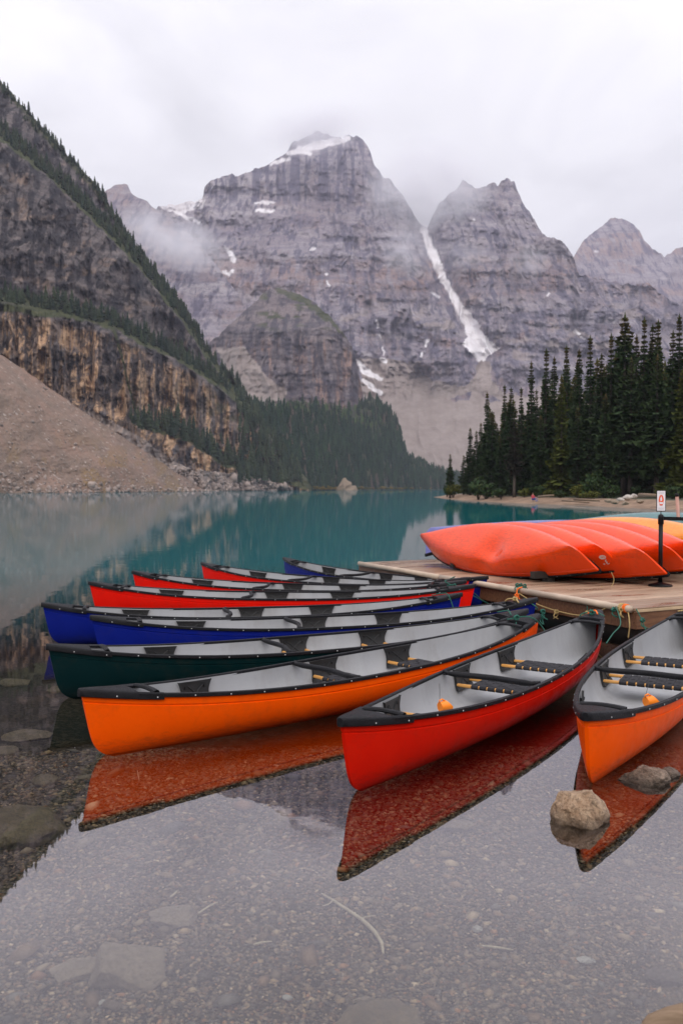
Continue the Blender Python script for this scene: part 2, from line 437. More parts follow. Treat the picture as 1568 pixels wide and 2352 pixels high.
def depth_c(px, py):
    d = slope_depth(1500 + 0 * px, 0.80, py)
    wx = px + 22 * fbm(px / 70, py / 70, None, 3, 5); wy = py + 16 * fbm(px / 90, py / 60, None, 5, 6)
    low = sstep(840, 925, wy) * sstep(800, 850, px); q = 1 - 0.85 * low
    d = d - 115 * q * ridged(wx / 170, wy / 330, 4, 11) - 44 * q * ridged(wx / 44, wy / 130, 3, 12) - 9 * q * ridged(wx / 15, wy / 40, 3, 15)
    zz = (HZ - wy) / FPX * 2400 + 0.10 * (px - 800)
    tri = lambda p: (zz / p) % 1.0
    g = segdist(px, py, [(a, b, 0) for a, b, c in GULLY]); rock = (1 - low) * sstep(14, 40, g)
    d = d + rock * (58 * (sstep(0.15, 0.95, tri(88)) - tri(88)) + 20 * (sstep(0.2, 1.0, tri(33)) - tri(33)) + 7 * (sstep(0.1, 1.0, tri(14)) - tri(14)))
    d = d + rock * 10 * fbm(px / 8, py / 6, None, 3, 21)
    d = d + 90 * np.exp(-(g / 34) ** 2)
    # dark chimney down the main face
    g2 = segdist(px, py, [(845, 700, 0), (852, 760, 0), (866, 850, 0)])
    d = d + 45 * np.exp(-(g2 / 9) ** 2)
    # buttressed summit block: steep face between the top and the ledge at py~465
    blk = sstep(466, 440, py) * sstep(466, 480, px) * sstep(960, 900, px)
    d = d - blk * 60 * sstep(466, 380, py)
    fl = ridged(px / 26, py / 400, 3, 44)
    d = d - blk * 26 * fl
    return d
def warp(px, py, a=9, s=16, seed=31):
    return px + a * fbm(px / s, py / s, None, 4, seed), py + a * fbm(px / s, py / s, None, 4, seed + 3)
POLY_SCREE = [(828, 818), (880, 828), (935, 836), (962, 846), (985, 872), (1040, 890), (1072, 884), (1092, 862), (1106, 826), (1124, 826), (1132, 868), (1160, 900), (1210, 915), (1300, 905), (1420, 900), (1420, 1140), (780, 1140), (830, 900)]
ISLANDS = [[(1035, 912), (1060, 905), (1085, 895), (1075, 918), (1048, 925)], [(1105, 906), (1128, 904), (1150, 925), (1118, 918)]]
def scree_c(px, py, soft=0):
    wx, wy = warp(px, py, 10, 22)
    m = polymask(wx, wy, POLY_SCREE).astype(float)
    for p in ISLANDS: m *= 1 - polymask(wx, wy, p)
    tal = fbm(wx / 60, wy / 22, None, 4, 71)
    m = np.maximum(m, 0.75 * sstep(0.22, 0.40, tal) * sstep(640, 740, py))
    return m
SNOWS = [GULLY, [(1092, 772, 14), (1122, 798, 14), (1140, 802, 4)], [(1080, 785, 8), (1095, 800, 16)],
         [(622, 377, 3), (640, 371, 4), (664, 362, 3)], [(662, 352, 5), (690, 346, 7), (712, 352, 5)], [(690, 342, 6), (730, 333, 9), (765, 326, 8), (800, 318, 5)],
         [(588, 467, 2.5), (606, 466, 4), (626, 466, 3)], [(590, 483, 3), (607, 484, 4), (626, 484, 3)],
         [(517, 565, 2), (530, 583, 7), (538, 600, 4)], [(513, 624, 5), (524, 632, 4), (535, 622, 3)], [(404, 486, 4), (425, 498, 4), (458, 512, 4)],
         [(822, 828, 4), (838, 852, 8), (874, 870, 4)], [(834, 872, 3), (850, 888, 6), (874, 904, 4)], [(878, 826, 5), (886, 830, 5)],
         [(979, 783, 3), (977, 797, 3)], [(970, 812, 3), (966, 820, 2)], [(990, 672, 1.5), (1006, 682, 3)], [(866, 738, 2), (868, 752, 2)], [(870, 768, 2), (873, 776, 1.5)],
         [(714, 573, 3), (724, 572, 2)], [(748, 628, 2.5), (752, 630, 2)], [(752, 645, 2), (758, 658, 2)], [(1318, 760, 3), (1328, 768, 2)], [(1332, 774, 2), (1342, 780, 2)], [(1085, 505, 2), (1088, 506, 1)], [(1090, 626, 2), (1096, 640, 2)], [(1258, 672, 2), (1256, 680, 2)], [(880, 815, 1.5), (878, 800, 1.5)]]
def snow_c(px, py):
    wx, wy = warp(px, py, 4.5, 9, 41)
    m = np.zeros_like(px)
    for s in SNOWS: m = np.maximum(m, sstep(1.2, -1.0, segdist(wx, wy, s)))
    fan = polymask(wx, wy, [(1058, 792), (1078, 765), (1072, 735), (1092, 735), (1103, 745), (1100, 762), (1120, 780), (1148, 799), (1128, 812), (1110, 832), (1096, 826), (1080, 810)]); m = np.maximum(m, fan)
    gl = polymask(wx, wy, [(355, 465), (470, 458), (468, 476), (440, 484), (420, 492), (398, 486), (372, 480)])
    m = np.maximum(m, 0.75 * gl)
    return m
def warm_c(px, py):
    py = py + 14 * fbm(px / 60, py / 60, None, 4, 93)
    return 0.7 * sstep(585, 605, py) * sstep(700, 660, py) * (0.4 + 0.6 * sstep(-.2, .2, fbm(px / 50, py / 10, None, 3, 95))) + 0.55 * sstep(0.1, 0.45, fbm(px / 60, py / 30, None, 4, 91)) * sstep(590, 660, py) + 0.35 * sstep(0.2, 0.5, fbm(px / 40, py / 26, None, 3, 97))
def stain_c(px, py):
    top = sstep(475, 455, py) * sstep(460, 480, px) * sstep(905, 860, px)
    a = top * sstep(0.02, 0.22, fbm(px / 9, py / 130, None, 4, 901))
    b = 0.7 * sstep(0.12, 0.32, fbm(px / 10, py / 42, None, 4, 903)) * sstep(600, 700, py)
    return np.maximum(np.maximum(a * .85, b * .8), 0.5 * sstep(0.2, 0.4, fbm(px / 70, py / 11, None, 4, 905)))
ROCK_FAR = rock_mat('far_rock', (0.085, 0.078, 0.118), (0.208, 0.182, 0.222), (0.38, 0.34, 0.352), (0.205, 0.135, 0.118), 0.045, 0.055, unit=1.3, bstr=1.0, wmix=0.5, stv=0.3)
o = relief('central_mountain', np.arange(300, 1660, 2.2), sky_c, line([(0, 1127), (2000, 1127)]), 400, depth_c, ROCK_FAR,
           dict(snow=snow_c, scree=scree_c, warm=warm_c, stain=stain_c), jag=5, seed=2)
# the upper left peak beside the glacier ------------------------------------
def depth_l(px, py):
    d = slope_depth(1440 + 0 * px, 0.80, py)
    wx = px + 14 * fbm(px / 50, py / 50, None, 3, 105)
    return d - 40 * ridged(wx / 90, py / 200, 4, 111) - 14 * ridged(wx / 26, py / 60, 3, 112) + 8 * fbm(px / 60, py / 7, None, 3, 113)
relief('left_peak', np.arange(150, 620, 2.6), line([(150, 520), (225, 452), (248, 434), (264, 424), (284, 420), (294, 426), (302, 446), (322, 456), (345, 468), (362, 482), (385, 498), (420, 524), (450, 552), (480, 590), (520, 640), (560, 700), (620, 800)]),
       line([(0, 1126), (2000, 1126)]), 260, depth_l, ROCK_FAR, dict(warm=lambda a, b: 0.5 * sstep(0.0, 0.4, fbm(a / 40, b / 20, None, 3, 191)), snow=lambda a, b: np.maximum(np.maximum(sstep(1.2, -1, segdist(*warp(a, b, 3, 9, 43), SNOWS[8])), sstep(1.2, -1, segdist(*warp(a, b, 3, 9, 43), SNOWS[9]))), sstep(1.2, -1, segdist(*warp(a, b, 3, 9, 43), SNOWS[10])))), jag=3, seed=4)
# far right pyramid ------------------------------------------------------------
def depth_r(px, py):
    d = slope_depth(2500 + 0 * px, 0.85, py)
    zz = (HZ - py) / FPX * 3900 + 8 * fbm(px / 60, py / 60, None, 3, 203); tri = lambda p: (zz / p) % 1.0
    return d - 70 * ridged(px / 130, py / 240, 4, 211) - 24 * ridged(px / 34, py / 70, 3, 212) + 40 * (sstep(0, 0.9, tri(120)) - tri(120)) + 18 * (sstep(0, 0.9, tri(46)) - tri(46))
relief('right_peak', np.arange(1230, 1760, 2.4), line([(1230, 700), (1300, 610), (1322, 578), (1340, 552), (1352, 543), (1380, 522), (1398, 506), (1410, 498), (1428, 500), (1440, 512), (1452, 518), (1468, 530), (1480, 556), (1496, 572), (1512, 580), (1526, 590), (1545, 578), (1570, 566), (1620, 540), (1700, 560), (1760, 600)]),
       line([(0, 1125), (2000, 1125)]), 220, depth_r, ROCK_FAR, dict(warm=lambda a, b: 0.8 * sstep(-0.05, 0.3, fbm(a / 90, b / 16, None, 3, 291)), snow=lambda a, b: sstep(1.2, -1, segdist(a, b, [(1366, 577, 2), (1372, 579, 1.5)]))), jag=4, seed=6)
# rounded knoll in front of the main peak ----------------------------------------
def depth_k(px, py):
    d = slope_depth(1180 + 0 * px, 1.15, py)
    wx, wy = warp(px, py, 14, 50, 305)
    cl = sstep(740, 770, py)
    zz = (HZ - wy) / FPX * 1450; tri = lambda p: (zz / p) % 1.0
    d = d - 26 * ridged(wx / 95, wy / 210, 4, 311) - cl * 13 * ridged(wx / 17, wy / 90, 3, 312) + 16 * (sstep(0, 0.9, tri(24)) - tri(24)) + 7 * (sstep(0, 0.9, tri(9)) - tri(9)) + 4 * fbm(px / 8, py / 8, None, 3, 313)
    return d + (1 - cl) * (760 - py) * 0.9 + 0.0016 * (px - 690) ** 2 * 2.2
relief('rocky_knoll', np.arange(440, 862, 2.0), line([(440, 860), (470, 800), (500, 772), (545, 728), (590, 690), (620, 664), (645, 660), (690, 678), (722, 694), (760, 728), (790, 764), (806, 790), (818, 830), (828, 880), (838, 930), (862, 1010)]),
       line([(0, 1126), (2000, 1126)]), 240, depth_k,
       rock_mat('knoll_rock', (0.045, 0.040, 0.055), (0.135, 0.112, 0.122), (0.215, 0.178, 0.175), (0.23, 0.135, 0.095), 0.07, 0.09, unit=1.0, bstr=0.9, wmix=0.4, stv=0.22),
       dict(veg=lambda a, b: np.clip(1.0 * sstep(0.05, 0.35, fbm(a / 30, b / 9, None, 4, 391)) * sstep(770, 735, b) * sstep(560, 620, a) + 0.9 * polymask(*warp(a, b, 8, 12, 395), [(620, 655), (700, 678), (760, 722), (800, 780), (760, 745), (700, 700), (640, 672)]), 0, 1),
            scree=lambda a, b: polymask(*warp(a, b, 8, 20, 393), [(500, 800), (560, 800), (600, 850), (660, 900), (640, 960), (520, 900)]).astype(float),
            warm=lambda a, b: 0.75 * sstep(-0.1, 0.25, fbm(a / 9, b / 70, None, 4, 396)) * sstep(765, 800, b), stain=lambda a, b: np.maximum(0.6 * sstep(0.02, 0.2, fbm(a / 7, b / 40, None, 4, 398)) * sstep(755, 785, b), .7 * sstep(0.1, 0.3, fbm(a / 40, b / 7, None, 4, 399)))), jag=3, seed=8)
# forested apron below the knoll -----------------------------------------------------
sky_f = line([(480, 935), (540, 915), (575, 925), (612, 935), (640, 932), (680, 922), (720, 925), (780, 940), (825, 930), (850, 908), (880, 930), (905, 958), (922, 1000), (935, 1055), (985, 1080), (1020, 1094), (1080, 1108), (1140, 1116)])
base_f = sline([(440, 640), (660, 760), (800, 900), (1000, 1150), (1150, 1300)])
def depth_f(px, py): return slope_depth(base_f(px), 0.62, py) - 18 * ridged(px / 90, py / 140, 3, 411)
t = NT('forest_floor'); p = t.pos(); t.base(t.mix(t.rng(t.noise(p, 0.05, 5), 0.35, 0.7), (0.016, 0.022, 0.013), (0.05, 0.05, 0.022))); t.rough(0.9); FLOOR_M = t.m
relief('forest_slope', np.arange(480, 1140, 4.0), sky_f, lambda x: HZ + CAM_H * FPX / base_f(x) + 2.0, 70, depth_f, FLOOR_M, None, jag=2, seed=9)
# near left mountain ---------------------------------------------------------------------
sky_n = line([(-160, 20), (-80, 95), (0, 186), (50, 240), (100, 296), (150, 350), (200, 402), (232, 436), (262, 490), (300, 548), (350, 612), (400, 672), (440, 735), (470, 790), (505, 835), (545, 872), (580, 930), (620, 985), (660, 1050), (720, 1118)])
base_n = sline([(-160, 330), (0, 395), (300, 500), (480, 600), (660, 760), (800, 880)])
LED1 = line([(-160, 190), (0, 318), (100, 395), (200, 490), (300, 592), (360, 665), (430, 752), (470, 815), (700, 1100)])
LED2 = line([(-160, 655), (0, 690), (120, 715), (250, 748), (330, 790), (420, 832), (500, 885), (560, 935), (700, 1100)])
LED3 = line([(-160, 900), (200, 930), (330, 985), (420, 1005), (500, 1060), (600, 1100), (700, 1120)])
def depth_n(px, py):
    d = slope_depth(base_n(px), 0.95, py)
    wx, wy = warp(px, py, 16, 60, 505)
    d = d - 24 * ridged(wx / 210, wy / 330, 4, 511) - 9 * ridged(wx / 40, wy / 130, 4, 512) - 5.0 * ridged(wx / 15, wy / 44, 4, 513) + 2.2 * fbm(px / 6, py / 9, None, 3, 514)
    for led, a in ((LED1, 26), (LED2, 26), (LED3, 14)):
        q = led(px) - py
        d = d + a * (sstep(-6, 14, q) - np.clip((q + 130) / 260, 0, 1))
    cl = sstep(0, 20, py - LED2(px)) * sstep(0, 40, LED3(px) + 30 - py)
    col = fbm(px / 13, py / 400, None, 4, 519); d = d - cl * (9 * ridged(px / 34, py / 300, 3, 517) + 14 * np.round(col * 4) / 4)
    zz = (HZ - wy) / FPX * 600 + 0.10 * px; tri = (zz / 13) % 1.0
    return d + 5.0 * (sstep(0, 0.85, tri) - tri)
def veg_n(px, py):
    m = 0
    for led, hi in ((LED1, 40), (LED2, 34), (LED3, 26)):
        q = led(px) - py - (200 * sstep(330, 250, px) if led is LED3 else 0) + 8 * fbm(px / 20, py / 20, None, 3, 591)
        m = np.maximum(m, sstep(-6, 0, q) * sstep(hi, hi * 0.3, q))
    m = np.maximum(m, 0.45 * sstep(0.2, 0.45, fbm(px / 34, py / 26, None, 4, 593)) * sstep(380, 560, px))
    tp = sky_n(px); m = np.maximum(m, sstep(26, 8, py - tp + 10 * fbm(px / 14, py / 14, None, 3, 594)) * 0.8)
    return np.clip(m, 0, 1) * (1 - rub_n(px, py))
def rub_n(px, py):
    wx, wy = warp(px, py, 7, 18, 595)
    return np.maximum(polymask(wx, wy, [(380, 1060), (440, 1078), (500, 1085), (560, 1088), (620, 1100), (665, 1122), (690, 1140), (380, 1140)]).astype(float), polymask(wx, wy, [(200, 935), (300, 990), (420, 1070), (480, 1140), (430, 1140), (190, 950)]) * 0.8)
def warm_n(px, py):
    q = py - LED2(px) + 10 * fbm(px / 14, py / 30, None, 3, 596)
    return np.clip(sstep(12, 34, q) * sstep(300, 190, q) * (0.25 + 0.9 * sstep(-0.22, 0.15, fbm(px / 10, py / 120, None, 4, 597))) + 0.25 * sstep(0.25, 0.5, fbm(px / 50, py / 20, None, 4, 598)), 0, 1)
def stain_n(px, py):
    q = py - LED2(px)
    cliff = sstep(4, 22, q) * sstep(320, 240, q)
    a = cliff * np.maximum(sstep(0.03, 0.16, fbm(px / 6.5, py / 95, None, 4, 911)), sstep(26, 8, q + 10 * fbm(px / 9, py / 20, None, 3, 913)))
    a = a * (0.22 + 0.62 * sstep(-0.12, 0.18, fbm(px / 15, py / 13, None, 4, 917)))
    b = (1 - cliff) * 0.8 * sstep(-0.02, 0.2, fbm(px / 12, py / 46, None, 5, 915))
    return np.maximum(a, b)
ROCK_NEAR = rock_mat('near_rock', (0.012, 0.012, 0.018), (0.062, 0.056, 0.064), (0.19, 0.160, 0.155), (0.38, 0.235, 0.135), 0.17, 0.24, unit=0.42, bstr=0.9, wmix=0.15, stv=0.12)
relief('left_mountain', np.arange(-160, 716, 1.7), sky_n, lambda x: HZ + CAM_H * FPX / base_n(x) + 2.0, 470, depth_n, ROCK_NEAR, dict(veg=veg_n, scree=rub_n, warm=warm_n, stain=stain_n), jag=4, seed=12)
# scree cone in front of it ------------------------------------------------------------------
base_s = sline([(-200, 270), (0, 325), (300, 410), (480, 540), (520, 580)])
top_s = line([(-200, 690), (-60, 770), (0, 812), (60, 852), (120, 895), (200, 950), (300, 1015), (400, 1082), (480, 1132), (520, 1136)])
def depth_s(px, py): return slope_depth(base_s(px), 0.74, py) - 5 * fbm(px / 120, py / 60, None, 4, 611) + 0.5 * fbm(px / 5, py / 4, None, 2, 612) + 14 * sstep(60, 0, py - top_s(px))
def scree_mat():
    t = NT('scree'); p = t.pos()
    a = t.noise(p, 0.020, 5, 0.6); b = t.noise(p, 0.5, 5, 0.75); cc = t.noise(p, 0.11, 5, 0.7)
    run = t.noise(t.mapping(t.mapping(p, (1, 1, 1), (0, 0, -0.9)), (0.10, 0.012, 0.012)), 1.0, 5, 0.7)
    c = t.mix(t.rng(a, 0.42, 0.58), (0.225, 0.128, 0.086), (0.155, 0.104, 0.072))
    c = t.mix(t.math('MULTIPLY', t.rng(run, 0.45, 0.62), 0.6), c, (0.12, 0.086, 0.062))
    c = t.mix(t.math('MULTIPLY', t.rng(cc, 0.45, 0.7), 0.7), c, (0.105, 0.080, 0.058))
    c = t.mix(t.math('MULTIPLY', t.rng(b, 0.35, 0.7), 0.6), c, (0.26, 0.19, 0.16))
    vo = t.n('ShaderNodeTexVoronoi'); vo.inputs['Scale'].default_value = 0.34; t.l(p, vo.inputs['Vector'])
    pale = t.math('MULTIPLY', t.rng(vo.outputs['Distance'], 0.34, 0.20), t.rng(t.noise(p, 0.3, 2, 0.5), 0.52, 0.56))
    c = t.mix(t.math('MULTIPLY', pale, 0.6), c, (0.40, 0.34, 0.31))
    c = t.mix(t.math('MULTIPLY', t.attr('veg'), t.rng(b, 0.4, 0.6)), c, (0.20, 0.12, 0.035))
    t.base(c); t.rough(0.9); t.normal(t.bump(b, 0.9, 0.9)); return t.m
relief('scree_slope', np.arange(-200, 521, 2.4), top_s, lambda x: HZ + CAM_H * FPX / base_s(x) + 2.0, 190, depth_s, scree_mat(),
       dict(veg=lambda a, b: 0.8 * sstep(0.15, 0.4, fbm(a / 34, b / 50, None, 4, 691)) * sstep(960, 1090, b)), jag=1.5, seed=14)

rng = np.random.default_rng(31)
sx = rng.uniform(-60, 505, 1500); sv = rng.random(1500) ** 1.6
sb = HZ + CAM_H * FPX / base_s(sx); sy = sb + (top_s(sx) - sb) * sv * 0.97 - 1
SP0 = PA(sx, sy, depth_s(sx, sy)); srr = np.exp(rng.normal(-0.75, 0.5, 1500)) * (0.6 + 0.5 * (sv < .15))
def scatter_rocks(name, P, r, mat, rng, label):
    g = (1 + 5 ** .5) / 2
    IV = np.array([(-1, g, 0), (1, g, 0), (-1, -g, 0), (1, -g, 0), (0, -1, g), (0, 1, g), (0, -1, -g), (0, 1, -g), (g, 0, -1), (g, 0, 1), (-g, 0, -1), (-g, 0, 1)]) / math.hypot(1, g)
    IF = np.array([(0, 11, 5), (0, 5, 1), (0, 1, 7), (0, 7, 10), (0, 10, 11), (1, 5, 9), (5, 11, 4), (11, 10, 2), (10, 7, 6), (7, 1, 8), (3, 9, 4), (3, 4, 2), (3, 2, 6), (3, 6, 8), (3, 8, 9), (4, 9, 5), (2, 4, 11), (6, 2, 10), (8, 6, 7), (9, 8, 1)])
    n = len(P); V = IV[None] * (1 + rng.normal(0, .22, (n, 12, 1))) * (r[:, None] * rng.uniform(.6, 1.2, (n, 3)))[:, None] + P[:, None]
    tone = (np.array([(.30, .24, .21)]) * rng.uniform(.45, 1.25, (n, 1)))
    q = NT(name); q.base(q.attr('tone', 'Color')); q.rough(.9)
    return tag(link(name, mesh_of(name, V.reshape(-1, 3), (IF[None] + (np.arange(n) * 12)[:, None, None]).reshape(-1, 3), False, None, np.repeat(tone, 12, 0)), q.m), label, 'rocks', kind='stuff')
scatter_rocks('scree_stones', SP0, srr, None, rng, 'loose stones scattered over the scree slope at the left shore')
rx = rng.uniform(390, 672, 900); rb = HZ + CAM_H * FPX / base_n(rx); ry = rb - rng.random(900) ** 1.4 * np.interp(rx, [390, 450, 560, 672], [60, 48, 36, 6]) - .5
scatter_rocks('shore_rubble', PA(rx, ry, depth_n(rx, ry)) , np.exp(rng.normal(-0.15, .5, 900)), None, rng, 'grey boulder rubble along the far left shore')

# ------------------------------------------------------------------ lake bed, water
def bed_z(x, y):
    base = np.interp(y, [-40, -6, 0, 1.6, 2.6, 4.0, 6, 9, 13, 20, 40, 80], [2.5, 0.9, 0.16, 0.0, -0.095, -0.145, -0.22, -0.42, -0.85, -1.9, -4, -6])
    side = 0.10 * sstep(1.2, 3.0, x) * sstep(5.5, 2.5, y)
    return base + side * 0.6 + 0.012 * fbm(x * 1.3, y * 1.3, None, 3, 701) - 0.05 * sstep(-0.5, -3, x) * sstep(2, 5, y)
def bed_mat():
    t = NT('gravel_bed'); p = t.pos()
    vo = t.n('ShaderNodeTexVoronoi'); vo.inputs['Scale'].default_value = 34; vo.inputs['Randomness'].default_value = 1.0; t.l(t.mapping(p, (1, 1, 0.2)), vo.inputs['Vector'])
    cr = t.n('ShaderNodeValToRGB'); e = cr.color_ramp.elements
    e[0].color = (0.012, 0.009, 0.005, 1); e[1].color = (0.085, 0.066, 0.045, 1)
    x = e.new(0.35); x.color = (0.024, 0.017, 0.008, 1); x = e.new(0.7); x.color = (0.050, 0.034, 0.017, 1)
    sv = t.n('ShaderNodeSeparateColor'); t.l(vo.outputs['Color'], sv.inputs[0]); t.l(sv.outputs[0], cr.inputs[0])
    algae = t.rng(t.noise(p, 0.9, 5, 0.6), 0.35, 0.7)
    c = t.mix(t.math('MULTIPLY', algae, 0.55), cr.outputs[0], (0.013, 0.011, 0.005))
    sp = t.n('ShaderNodeSeparateXYZ'); t.l(p, sp.inputs[0])
    sx = t.math('ADD', t.math('ADD', sp.outputs[0], t.math('MULTIPLY', sp.outputs[1], -0.35)), t.math('MULTIPLY', t.noise(p, 2.2, 4), 0.9))
    c = t.mix(t.rng(sx, 0.45, 0.8), c, t.mix(t.rng(t.noise(p, 60, 4, 0.7), 0.35, 0.65), (0.12, 0.085, 0.055), (0.19, 0.14, 0.095)))
    t.base(c); t.rough(0.8); t.spec(0.1); t.normal(t.bump(vo.outputs['Distance'], 1.0, 0.02)); return t.m
yy = np.concatenate([np.linspace(-40, 0, 9)[:-1], np.linspace(0, 14, 90)[:-1], np.linspace(14, 80, 20)])
xx = np.concatenate([np.linspace(-60, -8, 12)[:-1], np.linspace(-8, 8, 90)[:-1], np.linspace(8, 60, 12)])
GX, GY = np.meshgrid(xx, yy)
V = np.stack([GX, GY, bed_z(GX, GY)], -1).reshape(-1, 3)
i = (np.arange(len(yy) - 1)[:, None] * len(xx) + np.arange(len(xx) - 1)[None])
F = np.stack([i, i + 1, i + len(xx) + 1, i + len(xx)], -1).reshape(-1, 4)
tag(link('lake_bed', mesh_of('lake_bed', V, F), bed_mat()), kind='structure')
deep = simple('deep_silt', (0.06, 0.12, 0.12), 0.9, 0.1)
gb = MB().add([(-6000, -600, -6.2), (6000, -600, -6.2), (6000, 7000, -6.2), (-6000, 7000, -6.2)], [(0, 1, 2, 3)])
tag(gb.build('ground', deep, None, False), kind='structure')

def water_mat():
    t = NT('lake_water'); t.t.nodes.remove(t.b); p = t.pos()
    sp = t.n('ShaderNodeSeparateXYZ'); t.l(p, sp.inputs[0])
    fr = t.n('ShaderNodeFresnel'); fr.inputs[0].default_value = 1.333
    ripple = t.noise(t.mapping(p, (1.0, 1.0, 1.0)), 2.2, 3, 0.55, 0.4)
    rip2 = t.noise(t.mapping(p, (0.35, 0.9, 1.0)), 0.9, 3, 0.6)
    far = t.rng(sp.outputs[1], 3.0, 26.0, 0.004, 0.017)
    b = t.bump(t.math('ADD', ripple, rip2), far, 0.10)
    t.l(b, fr.inputs['Normal'])
    fac = t.math('MINIMUM', t.math('MULTIPLY', fr.outputs[0], 2.85), t.math('MULTIPLY_ADD', fr.outputs[0], 0.58, 0.215))
    gl = t.n('ShaderNodeBsdfGlossy'); gl.inputs['Roughness'].default_value = 0.012; gl.inputs['Color'].default_value = (1.0, 0.955, 1.0, 1); t.l(b, gl.inputs['Normal'])
    tr = t.n('ShaderNodeBsdfTransparent'); tr.inputs[0].default_value = (0.86, 0.90, 0.88, 1)
    df = t.n('ShaderNodeBsdfDiffuse'); t.l(t.mix(t.rng(t.noise(p, 0.012, 3), 0.3, 0.7), (0.002, 0.095, 0.112), (0.003, 0.118, 0.128)), df.inputs[0])
    yq = t.math('ADD', t.math('ADD', sp.outputs[1], t.math('MULTIPLY', t.noise(p, 0.22, 3), 4.0)), t.math('MULTIPLY', sp.outputs[0], -0.25))
    tm = t.math('SMOOTHSTEP' if False else 'MULTIPLY', t.rng(yq, 12.0, 23.0), 0.97)
    m1 = t.n('ShaderNodeMixShader'); t.l(tm, m1.inputs[0]); t.l(tr.outputs[0], m1.inputs[1]); t.l(df.outputs[0], m1.inputs[2])
    m2 = t.n('ShaderNodeMixShader'); t.l(fac, m2.inputs[0]); t.l(m1.outputs[0], m2.inputs[1]); t.l(gl.outputs[0], m2.inputs[2])
    t.l(m2.outputs[0], t.o.inputs[0]); return t.m
tag(MB().add([(-4000, -8, 0), (4000, -8, 0), (4000, 5200, 0), (-4000, 5200, 0)], [(0, 1, 2, 3)]).build('lake_water', water_mat(), None, False), kind='structure')

# gravel: tens of thousands of small stones on the near bed, real geometry
def ico():
    g = (1 + 5 ** .5) / 2
    V = np.array([(-1, g, 0), (1, g, 0), (-1, -g, 0), (1, -g, 0), (0, -1, g), (0, 1, g), (0, -1, -g), (0, 1, -g), (g, 0, -1), (g, 0, 1), (-g, 0, -1), (-g, 0, 1)]) / math.hypot(1, g)
    F = np.array([(0, 11, 5), (0, 5, 1), (0, 1, 7), (0, 7, 10), (0, 10, 11), (1, 5, 9), (5, 11, 4), (11, 10, 2), (10, 7, 6), (7, 1, 8), (3, 9, 4), (3, 4, 2), (3, 2, 6), (3, 6, 8), (3, 8, 9), (4, 9, 5), (2, 4, 11), (6, 2, 10), (8, 6, 7), (9, 8, 1)])
    return V, F
def pebbles(n, rng):
    a6 = np.arange(6) * math.pi / 3
    IV = np.concatenate([np.stack([np.cos(a6), np.sin(a6), 0.12 * np.cos(a6 * 3)], -1), [(0.1, 0, .8), (0, 0, -.8)]])
    IF = np.array([(k, (k + 1) % 6, 6) for k in range(6)] + [((k + 1) % 6, k, 7) for k in range(6)])
    y = 2.35 + (rng.random(n) ** 1.15) * 4.4
    x = (rng.random(n) - 0.5) * (0.92 * y + 0.9) + 0.0
    r = np.exp(rng.normal(-5.08, 0.38, n)) * (0.8 + 0.09 * y)
    big = rng.random(n) < 0.02; r = np.where(big, r * rng.uniform(1.6, 3.4, n), r)
    sand = sstep(0.9, 1.6, x + 0.25 * (3.4 - y) + 0.3 * fbm(x * 2, y * 2, None, 3, 733)) * sstep(3.7, 3.1, y)
    keep = rng.random(n) > sand * 0.75
    x, y, r = x[keep], y[keep], r[keep]; n = len(x)
    sc = np.stack([r * rng.uniform(0.8, 1.5, n), r * rng.uniform(0.7, 1.1, n), r * rng.uniform(0.35, 0.7, n)], -1)
    a = rng.random(n) * 2 * math.pi; ca, sa = np.cos(a), np.sin(a)
    tl = rng.normal(0, 0.22, n)
    J = 1 + rng.normal(0, 0.17, (n, 8, 1))
    P = IV[None] * J * sc[:, None]
    P = np.stack([P[..., 0], P[..., 1], P[..., 2] + P[..., 0] * tl[:, None]], -1)
    X = P[..., 0] * ca[:, None] - P[..., 1] * sa[:, None] + x[:, None]
    Y = P[..., 0] * sa[:, None] + P[..., 1] * ca[:, None] + y[:, None]
    Z = P[..., 2] + (bed_z(x, y) + r * 0.18)[:, None]
    V = np.stack([X, Y, Z], -1).reshape(-1, 3)
    F = (IF[None] + (np.arange(n) * 8)[:, None, None]).reshape(-1, 3)
    pal = np.array([(0.115, 0.105, 0.095), (0.075, 0.068, 0.062), (0.15, 0.125, 0.095), (0.10, 0.075, 0.055), (0.19, 0.17, 0.145), (0.065, 0.070, 0.080), (0.14, 0.085, 0.055), (0.045, 0.042, 0.040), (0.27, 0.25, 0.225)])
    k = rng.choice(len(pal), n, p=[.2, .18, .15, .14, .08, .11, .06, .065, .015])
    c = pal[k] * np.array([1.22, 0.95, 0.68]) * (rng.random((n, 1)) ** 1.5 * 1.25 + 0.55) * 1.3
    return V, F, np.repeat(c, 8, 0)
V, F, Cc = pebbles(105000, np.random.default_rng(11))
t = NT('pebble'); v = t.pos(); a = t.attr('tone', 'Color')
t.base(t.mix(t.math('MULTIPLY', t.rng(t.noise(v, 260, 4, 0.7), 0.35, 0.7), 0.5), a, (0.03, 0.026, 0.02))); t.rough(0.6); t.spec(0.25); PEB = t.m
tag(link('gravel', mesh_of('gravel', V, F, True, None, Cc), PEB), kind='stuff')

